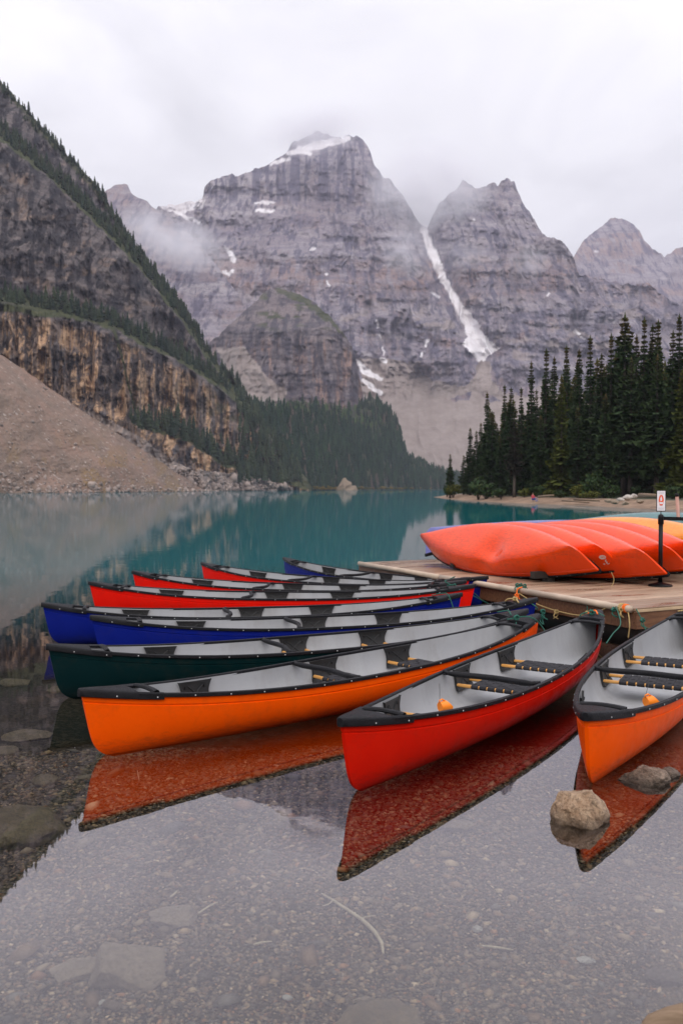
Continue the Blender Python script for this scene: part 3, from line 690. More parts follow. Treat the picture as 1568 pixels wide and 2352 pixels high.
# stones ------------------------------------------------------------------------------------
def stone_mesh(name, size, seed, sub=4, flat=0.0, rough=0.16, facets=9, hr=(0.62, 0.92)):
    rng = np.random.default_rng(seed)
    IV, IF = ico(); V = [tuple(v) for v in IV]; F = [tuple(f) for f in IF]
    for _ in range(sub):
        cache = {}; NF = []
        def mid(a, b):
            k = (min(a, b), max(a, b))
            if k not in cache:
                m = np.array(V[a]) + np.array(V[b]); m /= np.linalg.norm(m); V.append(tuple(m)); cache[k] = len(V) - 1
            return cache[k]
        for a, b, c in F:
            x, y, z = mid(a, b), mid(b, c), mid(c, a); NF += [(a, x, z), (b, y, x), (c, z, y), (x, y, z)]
        F = NF
    P = np.array(V); D = P.copy()
    # cut by random planes: a broken stone with faces
    for _ in range(facets):
        nrm = rng.normal(size=3); nrm /= np.linalg.norm(nrm); h = rng.uniform(*hr)
        q = P @ nrm; over = q > h
        P[over] -= np.outer((q - h)[over] * 0.9, nrm)
    nz = fbm(D[:, 0] * 1.6 + seed, D[:, 1] * 1.6, D[:, 2] * 1.6, 4, seed); n2 = fbm(D[:, 0] * 6, D[:, 1] * 6 + seed, D[:, 2] * 6, 3, seed + 5)
    P = P * (1 + rough * nz + rough * 0.22 * n2)[:, None]
    P = P * (np.array(size) / 2)
    return mesh_of(name, P, np.array(F), True)
def stone_mat(name, c0, c1, c2, crack=0.5, wetband=0.6):
    t = NT(name); v = t.obj()
    a = t.noise(v, 9.0, 7, 0.72); b = t.noise(v, 48, 6, 0.75)
    c = t.mix(t.rng(a, 0.38, 0.62), c0, c1)
    c = t.mix(t.math('MULTIPLY', t.rng(b, 0.48, 0.68), 0.8), c, c2)
    ve = t.noise(t.mapping(v, (1, 1, 2.0)), 6.5, 5, 0.6, 1.2)
    vein = t.rng(t.math('ABSOLUTE', t.math('SUBTRACT', ve, 0.5)), 0.0, 0.016, 1.0, 0.0)
    c = t.mix(t.math('MULTIPLY', vein, crack), c, tuple(x * 0.25 for x in c0))
    sz = t.n('ShaderNodeSeparateXYZ'); t.l(t.pos(), sz.inputs[0]); wet = t.rng(t.math('ADD', sz.outputs[2], t.math('MULTIPLY', a, 0.05)), 0.045, 0.085, wetband, 0.0)
    c = t.mix(wet, c, tuple(q * 0.3 for q in c2))
    t.base(c); t.rough(0.65); t.normal(t.bump(b, 0.9, 0.02, t.bump(t.math('SUBTRACT', 1.0, vein), 0.5, 0.01))); return t.m
ST_TAN = stone_mat('tan_stone', (0.26, 0.155, 0.085), (0.50, 0.355, 0.235), (0.095, 0.055, 0.030))
ST_GREY = stone_mat('grey_brown_stone', (0.11, 0.07, 0.045), (0.30, 0.22, 0.165), (0.05, 0.033, 0.022))
ST_SUB = stone_mat('sunken_stone', (0.12, 0.082, 0.042), (0.20, 0.138, 0.075), (0.055, 0.042, 0.024), 0.3, 0.0)
ST_PALE = stone_mat('pale_stone', (0.19, 0.14, 0.095), (0.29, 0.215, 0.15), (0.11, 0.078, 0.05), 0.3, 0.0)
ST_WHITE = stone_mat('white_stone', (0.34, 0.30, 0.26), (0.48, 0.44, 0.40), (0.24, 0.20, 0.17), 0.4, 0.0)
def stone(label, px, py, zc, size, seed, mat, rz=0.0, tilt=0.0, group=None, name='stone', **k):
    p = PZ(px, py, zc)
    o = link(name, stone_mesh(name, size, seed, **k), mat); o.location = p; o.rotation_euler = (tilt, 0, rz)
    return tag(o, label, 'stone', group)
def bedstone(label, px, py, size, seed, mat=None, rz=0.0, tilt=0.0, lift=0.25, cat=None, **k):
    z = -0.1
    for _ in range(6):
        p = PZ(px, py, z); z = float(bed_z(np.array(p.x), np.array(p.y))) + size[2] * lift
    o = link('stone', stone_mesh('stone', size, seed, **k), mat or ST_SUB); o.location = p; o.rotation_euler = (tilt, 0, rz)
    return tag(o, label, 'stone')
stone('rounded tan boulder breaking the water between the red and right orange canoe bows', 1324, 1868, 0.03, (0.33, 0.31, 0.32), 42, ST_TAN, 0.9, sub=5, rough=0.17, facets=20, hr=(.62, .86))
stone('low jagged grey brown rock in the water beside the right orange canoe', 1478, 1792, 0.0, (0.30, 0.20, 0.165), 35, ST_GREY, -0.1, 0.15, sub=5, rough=0.3)
b_ = stone('thin pointed tail of rock lying beside the low jagged rock', 1532, 1778, 0.0, (0.17, 0.14, 0.085), 37, ST_GREY, 0.5, sub=4, rough=0.3)
bedstone('large smooth brown stone under water at the left edge of the frame', 22, 1905, (0.66, 0.52, 0.18), 51, None, 0.3, rough=0.16)
bedstone('flat angular sunken slab with a dark undercut near the bottom left', 292, 2225, (0.48, 0.30, 0.20), 52, ST_PALE, 0.1, 0.12, 0.18, facets=16, hr=(.5, .75), rough=.1)
bedstone('small pale slab touching the flat angular slab near the bottom left', 182, 2228, (0.26, 0.14, 0.06), 53, ST_PALE, 0.2, facets=14, hr=(.5, .8), rough=.1)
bedstone('oval pale sunken stone in the middle of the sky reflection', 398, 2108, (0.24, 0.17, 0.08), 54, ST_PALE, 0.0, facets=14, rough=.2)
bedstone('brown flat sunken stone in front of the green canoe bow', 72, 1690, (0.50, 0.42, 0.08), 55, None, 0.2, facets=16, hr=(.5, .75), rough=.1)
bedstone('small brown sunken stone left of the orange canoe hull', 105, 1790, (0.20, 0.22, 0.06), 56, None, 0.1)
bedstone('pale tilted slab of stone far left under the green water', 32, 1568, (0.52, 0.36, 0.12), 57, ST_SUB, 0.1, facets=16, hr=(.5, .75), rough=.1)
bedstone('low brown stone just behind the green canoe bow', 128, 1585, (0.25, 0.26, 0.08), 58, None, 0.0)
bedstone('dark sunken stone at the left edge above the large smooth stone', 10, 1725, (0.22, 0.24, 0.06), 62, None, 0.0)
bedstone('thin ochre flake of stone under the orange canoe bow', 200, 1784, (0.16, 0.08, 0.03), 59, ST_PALE, 0.2, lift=0.5)
bedstone('smooth tan sunken stone inside the red canoe reflection', 1048, 1896, (0.22, 0.15, 0.05), 60, ST_SUB, 0.3, lift=0.5)
bedstone('brown stone cut by the bottom edge of the frame', 868, 2345, (0.30, 0.24, 0.06), 61, ST_SUB, 0.3)
bedstone('dark sunken stone near the bottom right corner', 1525, 2245, (0.16, 0.12, 0.06), 63, ST_GREY, 0.3)
bedstone('pale square chip of stone on the gravel at lower right', 1345, 2205, (0.085, 0.05, 0.02), 64, ST_WHITE, -0.4, lift=0.7, facets=14, sub=3)
bedstone('thin pale flake of stone near the bottom edge', 835, 2297, (0.085, 0.03, 0.018), 65, ST_PALE, 0.1, lift=0.7, sub=3)
bedstone('white leaf shaped pebble on the gravel near the bottom', 662, 2292, (0.05, 0.03, 0.015), 66, ST_WHITE, -0.5, lift=0.8, sub=3)
bedstone('round white pebble on the gravel near the bottom', 237, 2304, (0.04, 0.03, 0.02), 67, ST_WHITE, 0.2, lift=0.8, sub=3)
bedstone('cream pebble below the middle of the sky reflection', 1095, 2133, (0.05, 0.04, 0.025), 68, ST_WHITE, 0.5, lift=0.7, sub=3)
TWIG = wood_mat('pale_twig', (0.32, 0.25, 0.17), (0.48, 0.39, 0.28), (1, 1, 1), 0.8, 30)
DRIFT = wood_mat('driftwood', (0.13, 0.085, 0.05), (0.24, 0.165, 0.11), (2, 14, 14), 0.8, 4)
def bedpath(pts, up=0.02):
    r = []
    for px, py in pts:
        z = -0.1
        for _ in range(5): p = PZ(px, py, z); z = float(bed_z(np.array(p.x), np.array(p.y))) + up
        r.append(p)
    return r
m = MB().tube(bedpath([(738, 2052), (765, 2068), (795, 2088), (828, 2110), (845, 2125), (862, 2142), (876, 2165), (880, 2190)]), [0.004, 0.006, 0.007, 0.008, 0.009, 0.009, 0.008, 0.005], 8)
m.tube(bedpath([(828, 2110), (848, 2104), (862, 2103)]), [0.004, 0.003, 0.002], 6); m.tube(bedpath([(765, 2068), (752, 2078), (740, 2080)]), [0.004, 0.003, 0.002], 6)
tag(m.build('twig', TWIG), 'forked pale branch lying sunken in the middle foreground', 'branch')
for lab, pts in (('short pale straw lying on the gravel left of middle', [(392, 2060), (400, 2054), (407, 2046)]), ('reddish sliver of wood on the gravel above the bottom edge', [(582, 2170), (600, 2165), (625, 2162)]),
                 ('thin twig lying on the gravel right of the pale branch', [(1105, 2172), (1140, 2176), (1178, 2182)]), ('orange brown leaf stalk sunken in the red brown reflection', [(316, 1770), (318, 1780), (320, 1792)]), ('thin reed stalk left of the oval stone', [(455, 2098), (480, 2082), (500, 2072)])):
    tag(MB().tube(bedpath(pts), [0.004, 0.0055, 0.003], 6).build('twig', TWIG), lab, 'twig')
p0, p1 = PZ(1458, 2372, -0.02), PZ(1600, 2322, 0.02)
lg = MB().tube([p0 + Vector((0, 0, -.03)), p0.lerp(p1, .3) + Vector((0, 0, .004)), p0.lerp(p1, .6), p1 + Vector((.2, .05, 0))], [0.02, 0.034, 0.040, 0.045], 14)
tag(lg.build('driftwood_log', DRIFT), 'brown driftwood log poking in at the bottom right corner', 'log')

# ------------------------------------------------------------------ conifers
def leaf_mat(name, c0, c1, tipc):
    t = NT(name); v = t.obj()
    f = t.rng(t.noise(v, 1.1, 4, 0.7), 0.3, 0.7)
    c = t.mix(f, c0, c1); c = t.mix(t.math('MULTIPLY', t.attr('new'), 0.75), c, tipc)
    oi = t.n('ShaderNodeObjectInfo'); c = t.mix(t.math('MULTIPLY', oi.outputs['Random'], 0.4), c, tuple(a * 0.55 for a in c0))
    t.base(c); t.rough(0.75); t.spec(0.15); return t.m
NEEDLE = leaf_mat('spruce_needles', (0.021, 0.042, 0.018), (0.054, 0.080, 0.028), (0.11, 0.062, 0.02))
NEEDLE_Y = leaf_mat('yellow_green_needles', (0.048, 0.062, 0.013), (0.095, 0.105, 0.018), (0.13, 0.09, 0.016))
NEEDLE_D = leaf_mat('dry_grey_needles', (0.040, 0.036, 0.026), (0.060, 0.052, 0.036), (0.08, 0.06, 0.04))
BARK = wood_mat('bark', (0.035, 0.026, 0.020), (0.10, 0.082, 0.066), (10, 10, 1.2), 0.9, 1.5)
def conifer_meshes(seed, H=20.0, Rm=1.9, bare=0.12, dens=1.0, power=0.75):
    rng = np.random.default_rng(seed)
    V = []; F = []; N = []
    nl = int(62 * dens)
    for li in range(nl):
        h = bare + (1 - bare) * (li + rng.random() * 0.8) / nl
        rr = Rm * ((1 - h) / (1 - bare)) ** power * (0.65 + 0.35 * min(1, (h - bare) / 0.10 + 0.35))
        rr *= 0.78 + 0.44 * vnoise(np.array(h * 9.0), np.array(seed * 1.7))
        nb = max(4, int(7 - 2 * h))
        a0 = rng.random() * 6.28
        for k in range(nb):
            if rng.random() < 0.10: continue
            a = a0 + 6.283 * k / nb + rng.normal(0, 0.25); L = max(0.16, rr * rng.uniform(0.6, 1.2))
            ca, sa = math.cos(a), math.sin(a); z0 = h * H; w = 0.19 * L + 0.13
            drp = rng.uniform(0.15, 0.5) * L
            base = len(V)
            prof = [(0.05, 0.0, 0.35), (0.40, -0.20, 1.0), (0.75, -0.75, 0.72), (1.0, -0.92 + rng.uniform(0, .5), 0.06)]
            for q, dz, ww in prof:
                for s in (-1, 1):
                    jr = rng.normal(0, 0.05 * L)
                    V.append((ca * L * q - sa * s * w * ww + jr, sa * L * q + ca * s * w * ww + jr, z0 + drp * dz - 0.12 * w * abs(s)))
                    N.append(h)
            for q in range(3): F.append((base + 2 * q, base + 2 * q + 1, base + 2 * q + 3, base + 2 * q + 2))
            # hanging sprays under the branch
            for q in (0.4, 0.62, 0.85):
                b2 = len(V); hx, hy, hz = ca * L * q, sa * L * q, z0 - drp * q * 0.8
                t = rng.normal(0, 0.5); ct, st = math.cos(a + t), math.sin(a + t); ln = 0.22 * L + 0.16
                V += [(hx - ct * ln * .6, hy - st * ln * .6, hz), (hx + ct * ln * .6, hy + st * ln * .6, hz), (hx + rng.normal(0, .06), hy + rng.normal(0, .06), hz - ln * rng.uniform(0.8, 1.6))]
                N += [h] * 3; F.append((b2, b2 + 1, b2 + 2))
    b = len(V)
    for k in range(5):
        a = k * 1.257; V += [(0.13 * math.cos(a), 0.13 * math.sin(a), H * 0.975), ]; N.append(1)
    V.append((0, 0, H * 1.02)); N.append(1)
    for k in range(5): F.append((b + k, b + (k + 1) % 5, b + 5))
    nw = sstep(0.80, 0.97, np.array(N)) * (0.3 + 0.7 * (np.sin(np.arange(len(N)) * 0.37 + seed) > 0.2)) * (seed % 3 != 0)
    crown = mesh_of('crown', V, F, False, dict(new=nw))
    lean = rng.normal(0, 0.02, 2)
    tk = MB().tube([(0, 0, -0.8), (0, 0, H * 0.1), (lean[0] * 3, lean[1] * 3, H * 0.5), (0, 0, H * 0.99)], [0.24, 0.19, 0.12, 0.02], 8)
    # short dead twigs on the bare lower trunk
    for k in range(14):
        z = rng.uniform(0.03, max(0.1, bare + 0.1)) * H; a = rng.random() * 6.28; L = rng.uniform(0.4, 1.1)
        tk.tube([(0, 0, z), (math.cos(a) * L, math.sin(a) * L, z - 0.2 * L)], [0.025, 0.008], 4, False)
    return crown, tk.mesh('trunk')
VARS = [conifer_meshes(s, 20, rm, bare, de, pw) for s, rm, bare, de, pw in ((1, 1.9, .06, 1.0, .75), (2, 1.6, .10, .95, .65), (4, 2.1, .16, .9, .8), (5, 1.4, .05, 1.1, .6), (7, 2.3, .04, 1.0, .85), (8, 1.7, .22, .8, .55), (9, 1.35, .30, .62, .45))]
PROTO = []
for i, (cr, tk) in enumerate(VARS):
    r = empty('spruce_tree'); a = link('crown', cr, NEEDLE, r); b = link('trunk', tk, BARK, r); PROTO.append(r)
used_proto = set()
SPR = 'spruces of the forest behind the sandy spit'
def spruce(px, tip, d, var, label, zb=0.8, wide=1.0, mat=None, group=SPR):
    p = PT(px, HZ, d); top = PT(px, tip, d).z; h = (top - zb) / 20.4
    if var in used_proto: o = copy_tree(PROTO[var])
    else: o = PROTO[var]; used_proto.add(var)
    o.location = (p.x, p.y, zb - 0.15); o.rotation_euler = (0, 0, random.random() * 6.28)
    ws = (0.55 * h + 0.45) * wide * 1.55 * random.uniform(0.88, 1.12)
    o.scale = (ws, ws, h)
    tag(o, label, 'tree', group)
    if mat:
        for c in o.children:
            if c.name.startswith('crown'): setmat(c, mat)
    return o

# ------------------------------------------------------------------ spit with sand shore
SHORE = [(18.5, 178), (17.5, 150), (18.0, 122), (20.0, 106), (22.4, 97), (25.2, 84), (25.6, 76), (27.5, 68), (36, 58), (60, 50)]
POLY = SHORE + [(230, 45), (230, 260), (90, 235), (40, 205), (22, 188)]
gx, gy = np.meshgrid(np.linspace(12, 230, 230), np.linspace(42, 262, 240))
inside = polymask(gx, gy, POLY)
dist = segdist(gx, gy, [(a, b, 0) for a, b in POLY + [POLY[0]]]); sd = np.where(inside, dist, -dist)
sd = sd + 0.5 * fbm(gx / 4, gy / 4, None, 3, 801)
z = np.where(sd > 0, 0.60 * sstep(0, 5.0, sd) + 0.012 * np.clip(sd, 0, 60), sd * 0.12) + 0.05 * fbm(gx / 1.7, gy / 1.7, None, 3, 803) * (sd > 0.4)
def spit_z(x, y):
    ix = int(np.clip((x - 12) / 218 * 229, 0, 229)); iy = int(np.clip((y - 42) / 220 * 239, 0, 239)); return float(z[iy, ix])
i = (np.arange(239)[:, None] * 230 + np.arange(229)[None])
F = np.stack([i, i + 1, i + 231, i + 230], -1).reshape(-1, 4)
t = NT('sandy_shore'); p = t.pos(); ed = t.attr('inland')
sd_c = t.mix(t.rng(t.noise(p, 0.35, 6, 0.7), 0.35, 0.7), (0.16, 0.098, 0.060), (0.30, 0.20, 0.135))
sd_c = t.mix(t.math('MULTIPLY', t.rng(t.noise(t.mapping(p, (0.25, 0.8, 3)), 1.5, 5, 0.7), 0.52, 0.64), 0.8), sd_c, (0.075, 0.048, 0.03))
t.base(t.mix(t.rng(t.math('ADD', ed, t.math('MULTIPLY', t.noise(p, 0.5, 4), 3.0)), 6.0, 7.5), sd_c, (0.030, 0.036, 0.015))); t.rough(0.9)
tag(link('sandy_spit', mesh_of('sandy_spit', np.stack([gx, gy, z], -1).reshape(-1, 3), F, True, dict(inland=sd)), t.m), kind='structure')

FRONT = [ # px, tip py, distance, variant, wide, label
 (1033, 1040, 150, 3, .9, 'lone slim spruce standing at the tip of the sandy spit', None),
 (1064, 1043, 158, 1, 1, 'short spruce at the left end of the forest, next to the lone one', None),
 (1079, 979, 150, 3, 1, 'narrow spruce second from the left end of the forest', None),
 (1093, 986, 147, 1, .9, None, None), (1103, 967, 144, 3, .9, None, None),
 (1117, 897, 140, 3, 1, 'slender spruce rising clear of its neighbours near the left end of the forest', None), (1129, 940, 137, 1, .9, None, None),
 (1157, 879, 132, 0, .95, None, None), (1172, 885, 128, 1, .9, None, None), (1195, 885, 127, 0, .9, None, None),
 (1180, 960, 116, 6, 1.1, 'thin grey half dead spruce in front of the dense row', NEEDLE_D),
 (1218, 824, 128, 3, .9, None, None), (1230, 890, 122, 1, .9, None, None),
 (1252, 795, 124, 0, 1, None, None), (1270, 814, 124, 3, .9, None, None), (1298, 787, 122, 0, 1, None, None),
 (1287, 855, 108, 4, .95, 'yellow green spruce lighter than the dark trees round it', NEEDLE_Y),
 (1327, 797, 118, 3, 1, None, None), (1352, 765, 116, 0, 1.05, 'tall full spruce just right of the yellow green one', None), (1378, 806, 113, 1, .95, None, None),
 (1400, 760, 112, 0, 1, None, None), (1416, 772, 112, 1, .95, None, None),
 (1431, 712, 108, 5, 1.05, 'tallest thin topped spruce with a sparse ragged crown', None),
 (1446, 815, 104, 2, 1, None, None), (1458, 763, 110, 3, 1, None, None), (1475, 722, 108, 0, 1.05, 'tall dark spruce right of the ragged topped tree', None),
 (1494, 739, 106, 1, 1, None, None), (1507, 727, 105, 0, 1.0, None, None), (1506, 809, 96, 2, 1, 'broad spruce with a bare pale trunk in front, above the white sign', None),
 (1541, 753, 102, 1, 1, None, None), (1555, 715, 101, 0, 1.05, 'tall spruce touching the right edge of the photo', None), (1588, 760, 98, 4, 1, None, None), (1618, 740, 98, 0, 1, None, None), (1566, 838, 92, 4, 1, None, None),
 (1240, 950, 112, 3, 1, None, None), (1325, 930, 106, 1, 1, None, None), (1388, 900, 100, 3, 1, None, None), (1148, 1000, 120, 1, 1, None, None)]
SHARED = 'dark green spruce standing in the dense row behind the spit'
for px, tip, d, var, wd, lab, mt in FRONT:
    x = (px - 784) / 2000 * d
    spruce(px, tip, d, var, lab or SHARED, max(0.5, spit_z(x, d)), wd, mt)
env = line([(a[0], a[1]) for a in sorted(FRONT) if a[1] < 900 or a[0] < 1120])
rg = random.Random(3)
for k in range(110):
    px = 1076 + 540 * (k + rg.random()) / 110
    dl = np.interp(px, [1060, 1200, 1400, 1600], [165, 142, 124, 112]) + rg.uniform(-4, 22)
    tip = float(env(px)) + rg.uniform(25, 130)
    spruce(px, tip, dl, rg.choice([0, 1, 2, 3, 4, 0, 4]), SHARED, 1.2, 1.15)
for v in range(len(PROTO)):
    if v not in used_proto:
        for c in list(PROTO[v].children): bpy.data.objects.remove(c)
        bpy.data.objects.remove(PROTO[v])

# low bushes along the bank
def bush_mesh(seed, n=420):
    rng = np.random.default_rng(seed); V = []; F = []; N = []
    lob = [(rng.uniform(-.55, .55), rng.uniform(-.4, .4), rng.uniform(.3, .75), rng.uniform(.3, .5)) for _ in range(7)]
    for k in range(n):
        x, y, zc, r = lob[rng.integers(7)]
        d = rng.normal(size=3); d /= np.linalg.norm(d); q = r * rng.uniform(0.55, 1.05)
        c = np.array((x, y, zc)) + d * q
        if c[2] < 0: c[2] = abs(c[2])
        u = rng.normal(size=3); u /= np.linalg.norm(u); w = np.cross(u, d); w /= (np.linalg.norm(w) + 1e-6); s = rng.uniform(.05, .12)
        b = len(V); V += [tuple(c - u * s), tuple(c + w * s * .7), tuple(c + u * s), tuple(c - w * s * .7)]; F.append((b, b + 1, b + 2, b + 3)); N += [rng.random() ** 3] * 4
    st = MB()
    for k in range(6):
        x, y, zc, r = lob[k]; st.tube([(x * .1, y * .1, -.1), (x * .6, y * .6, zc * .5), (x, y, zc + r * .5)], [.03, .02, .008], 5)
    return mesh_of('foliage', V, F, False, dict(new=N)), st.mesh('stem')
BV = [bush_mesh(s) for s in (1, 2, 3)]
B_DK = leaf_mat('bush_green', (0.016, 0.036, 0.013), (0.030, 0.060, 0.018), (0.06, 0.07, 0.015))
B_YL = leaf_mat('bush_yellow_green', (0.045, 0.058, 0.010), (0.095, 0.10, 0.016), (0.12, 0.11, 0.02))
B_OC = leaf_mat('bush_ochre', (0.16, 0.10, 0.02), (0.24, 0.17, 0.04), (0.2, 0.17, 0.03))
def bush(px, d, size, var, mat, label, group='bushes along the bank of the spit'):
    p = PT(px, HZ, d); zb = max(0.45, spit_z(p.x, p.y)) if p.x > 15 else 0.3
    r = empty('bush', (p.x, p.y, zb), random.random() * 6); r.scale = [q * 0.85 for q in size]
    setmat(link('foliage', BV[var][0], mat, r), mat); link('stem', BV[var][1], BARK, r)
    return tag(r, label, 'bush', group)
for n, (px, d, s, var, mat, lab) in enumerate([
    (1040, 150, (2.3, 2, 2.6), 0, B_YL, 'yellow green bush at the foot of the lone spruce'), (1026, 153, (2, 2, 2.4), 1, B_DK, 'dark bush at the very tip of the spit'),
    (1098, 124, (3.2, 2.6, 3.2), 2, B_DK, 'wide dark green bush near the left end of the spit'), (1116, 122, (2.6, 2.6, 2.6), 0, B_DK, 'rounded dark bush right of the wide one'),
    (1150, 116, (1.8, 2, 1.6), 1, B_DK, 'low dark bush behind the sand left of the sitting person'), (1204, 112, (1.6, 1.6, 1.3), 2, B_YL, 'small yellowish bush just left of the sitting person'),
    (1246, 108, (1.9, 1.6, 1.9), 0, B_DK, 'green bush just right of the sitting person'), (1264, 106, (1.4, 1.4, 1.2), 1, B_YL, 'small yellowish bush behind the driftwood log'),
    (1288, 103, (1.4, 1.2, 1.1), 2, B_DK, 'small low green bush in the middle of the bank'), (1335, 99, (2.2, 1.8, 2.0), 0, B_YL, 'large yellow green bush in the middle of the bank'),
    (1357, 98, (2.2, 2, 2.9), 1, B_DK, 'tall bright green bush behind the yellow green one'), (1376, 99, (2.0, 2, 3.4), 2, B_DK, 'tallest green bush under the spruces'),
    (1350, 96, (1.8, 1.6, 1.1), 2, B_YL, 'low yellowish bush at the edge of the sand'), (1402, 97, (1.9, 1.6, 1.9), 0, B_DK, 'green bush left of the pale boulders'),
    (1465, 98, (1.8, 1.6, 1.5), 1, B_DK, 'green bush left of the standing person'), (1545, 86, (1.9, 1.6, 1.7), 0, B_DK, 'dark bush right of the white sign')]):
    bush(px, d, s, var, mat, lab)
# pale boulders and driftwood on the spit
for k, (px, py, s, lab) in enumerate([(1440, 1143, (1.1, .8, .6), 'largest pale boulder on the shore below the standing person'), (1456, 1139, (.7, .6, .5), 'pale boulder right of the largest one on the shore'), (1424, 1148, (.8, .6, .4), 'pale boulder left of the largest one on the shore'), (1410, 1153, (.9, .7, .45), 'low brownish boulder near the waterline of the spit'), (1395, 1150, (.8, .7, .4), 'low boulder at the left end of the shore boulders'), (1470, 1152, (.8, .6, .4), 'low boulder at the right end of the shore boulders'), (1434, 1156, (.7, .6, .35), 'small boulder at the waterline under the largest one')]):
    o = link('boulder', stone_mesh('boulder', s, 80 + k, sub=3, facets=10), ST_WHITE if k < 3 else ST_PALE)
    dd = 84 - (py - 1143) * 0.55; p = PT(px, py, dd); o.location = (p.x, p.y, max(p.z, 0.02)); tag(o, lab, 'boulder', 'boulders on the shore of the spit')
for lab, (a, b), r in (('grey driftwood log lying on the sand right of the sitting person', ((1236, 1141), (1270, 1138)), .16), ('brown driftwood log on the sand in the middle of the spit', ((1318, 1147), (1375, 1150)), .13), ('long thin driftwood pole low on the sand', ((1290, 1150), (1352, 1154)), .09), ('short log on the bank below the standing person', ((1468, 1138), (1508, 1139)), .22)):
    pa, pb = PT(*a, 100 - 0.1 * (a[0] - 1240)), PT(*b, 98 - 0.1 * (b[0] - 1240))
    tag(MB().tube([pa, pa.lerp(pb, .5), pb], [r, r * .9, r * .7], 8).build('driftwood_log', DRIFT), lab, 'log')

# far shore, far forest and ledge trees ---------------------------------------------------
def mini_conifer(rng, jag=0.3, tiers=5, sides=6):
    V = []; F = []
    for k in range(tiers):
        z0 = k / tiers * 0.92 + 0.04; z1 = min(1.0, z0 + 1.55 / tiers); r = 0.15 * (1 - k / tiers) ** 0.8 + 0.02
        b = len(V); a0 = rng.random() * 6
        for j in range(sides):
            a = a0 + 6.283 * j / sides; rr = r * rng.uniform(1 - jag, 1 + jag); V.append((rr * math.cos(a), rr * math.sin(a), z0 + rng.uniform(-.03, .03)))
        V.append((0, 0, z1))
        for j in range(sides): F.append((b + j, b + (j + 1) % sides, b + sides))
    return np.array(V), np.array(F)
rng = np.random.default_rng(5)
MINI = [mini_conifer(rng) for _ in range(5)]
def merged_trees(name, P, Hh, Wd, tone, seed):
    rng = np.random.default_rng(seed); Vs = []; Fs = []; Cs = []; off = 0
    for k in range(len(P)):
        mv, mf = MINI[rng.integers(5)]; a = rng.random() * 6.28; ca, sa = math.cos(a), math.sin(a)
        X = np.stack([(mv[:, 0] * ca - mv[:, 1] * sa) * Wd[k], (mv[:, 0] * sa + mv[:, 1] * ca) * Wd[k], mv[:, 2] * Hh[k]], -1) + P[k]
        Vs.append(X); Fs.append(mf + off); off += len(mv); Cs.append(np.repeat(tone[k][None], len(mv), 0))
    t = bpy.data.materials.get('far_needles')
    if not t:
        q = NT('far_needles'); q.base(q.attr('tone', 'Color')); q.rough(0.85); q.spec(0.1); t = q.m
    return link(name, mesh_of(name, np.concatenate(Vs), np.concatenate(Fs), False, None, np.concatenate(Cs)), t)
def tones(rng, n, a=(0.009, 0.023, 0.016), b=(0.022, 0.041, 0.021)):
    f = rng.random((n, 1)); return (np.array(a) * (1 - f) + np.array(b) * f) * rng.uniform(.7, 1.3, (n, 1))
rng = np.random.default_rng(77)
px = rng.uniform(535, 1120, 9000); v = rng.random(9000) ** 0.9
py = (HZ + CAM_H * FPX / base_f(px)) + (sky_f(px) - (HZ + CAM_H * FPX / base_f(px))) * v - 0.5
ok = ~(polymask(px, py, [(640, 925), (700, 925), (745, 940), (700, 945)]) & (rng.random(9000) < .7)) & ((px > 565) | (sky_n(px) < py + 60))
px, py = px[ok][:4300], py[ok][:4300]; D = depth_f(px, py); P = PA(px, py, D) - np.array([0, 0, 1.0])
n = len(px); hh = rng.uniform(8, 17, n) * (1.0 - 0.25 * sstep(950, 930, py)); tn = tones(rng, n)
lite = polymask(px, py, [(620, 930), (720, 918), (850, 945), (900, 985), (860, 1000), (760, 960), (650, 950)]) & (rng.random(n) < .75)
tn[lite] = tones(rng, int(lite.sum()), (0.045, 0.078, 0.032), (0.075, 0.105, 0.040)); hh[lite] *= 0.55
dead = rng.random(n) < 0.05; tn[dead] = (0.075, 0.06, 0.05)
tag(merged_trees('far_forest', P, hh, hh * rng.uniform(.9, 1.3, n), tn, 3), 'dense far conifer forest on the slope below the rounded knoll', 'forest', kind='stuff')
# small trees that cling to the near mountain, too small to pick out
rng = np.random.default_rng(78); Ps = []; Hs = []
for led, x0, x1, hi, n, h0, h1 in ((LED1, -120, 460, 34, 380, 4, 9), (LED2, -120, 560, 22, 300, 4, 9), (sky_n, -100, 690, -14, 420, 3, 8), (LED3, 300, 640, 18, 160, 4, 10)):
    x = rng.uniform(x0, x1, n); q = rng.random(n) * hi
    y = led(x) - q
    if led is sky_n: y = sky_n(x) + 2 + rng.random(n) ** 2 * 26
    d = depth_n(x, y); Ps.append(PA(x, y, d) - np.array([0, 0, .6])); Hs.append(rng.uniform(h0, h1, n))
x = rng.uniform(545, 690, 420); y = sky_n(x) + rng.random(420) * (1120 - sky_n(x)); ok = y < 1108; x, y = x[ok], y[ok]; Ps.append(PA(x, y, depth_n(x, y)) - np.array([0, 0, .6])); Hs.append(rng.uniform(6, 13, len(x)))
P = np.concatenate(Ps); hh = np.concatenate(Hs); n = len(hh)
tag(merged_trees('mountain_scrub', P, hh, hh * rng.uniform(1.0, 1.6, n), tones(rng, n, (0.014, 0.026, 0.018), (0.034, 0.046, 0.024)), 4), 'scrubby small conifers spread over the ledges of the near left mountain', 'trees', kind='stuff')
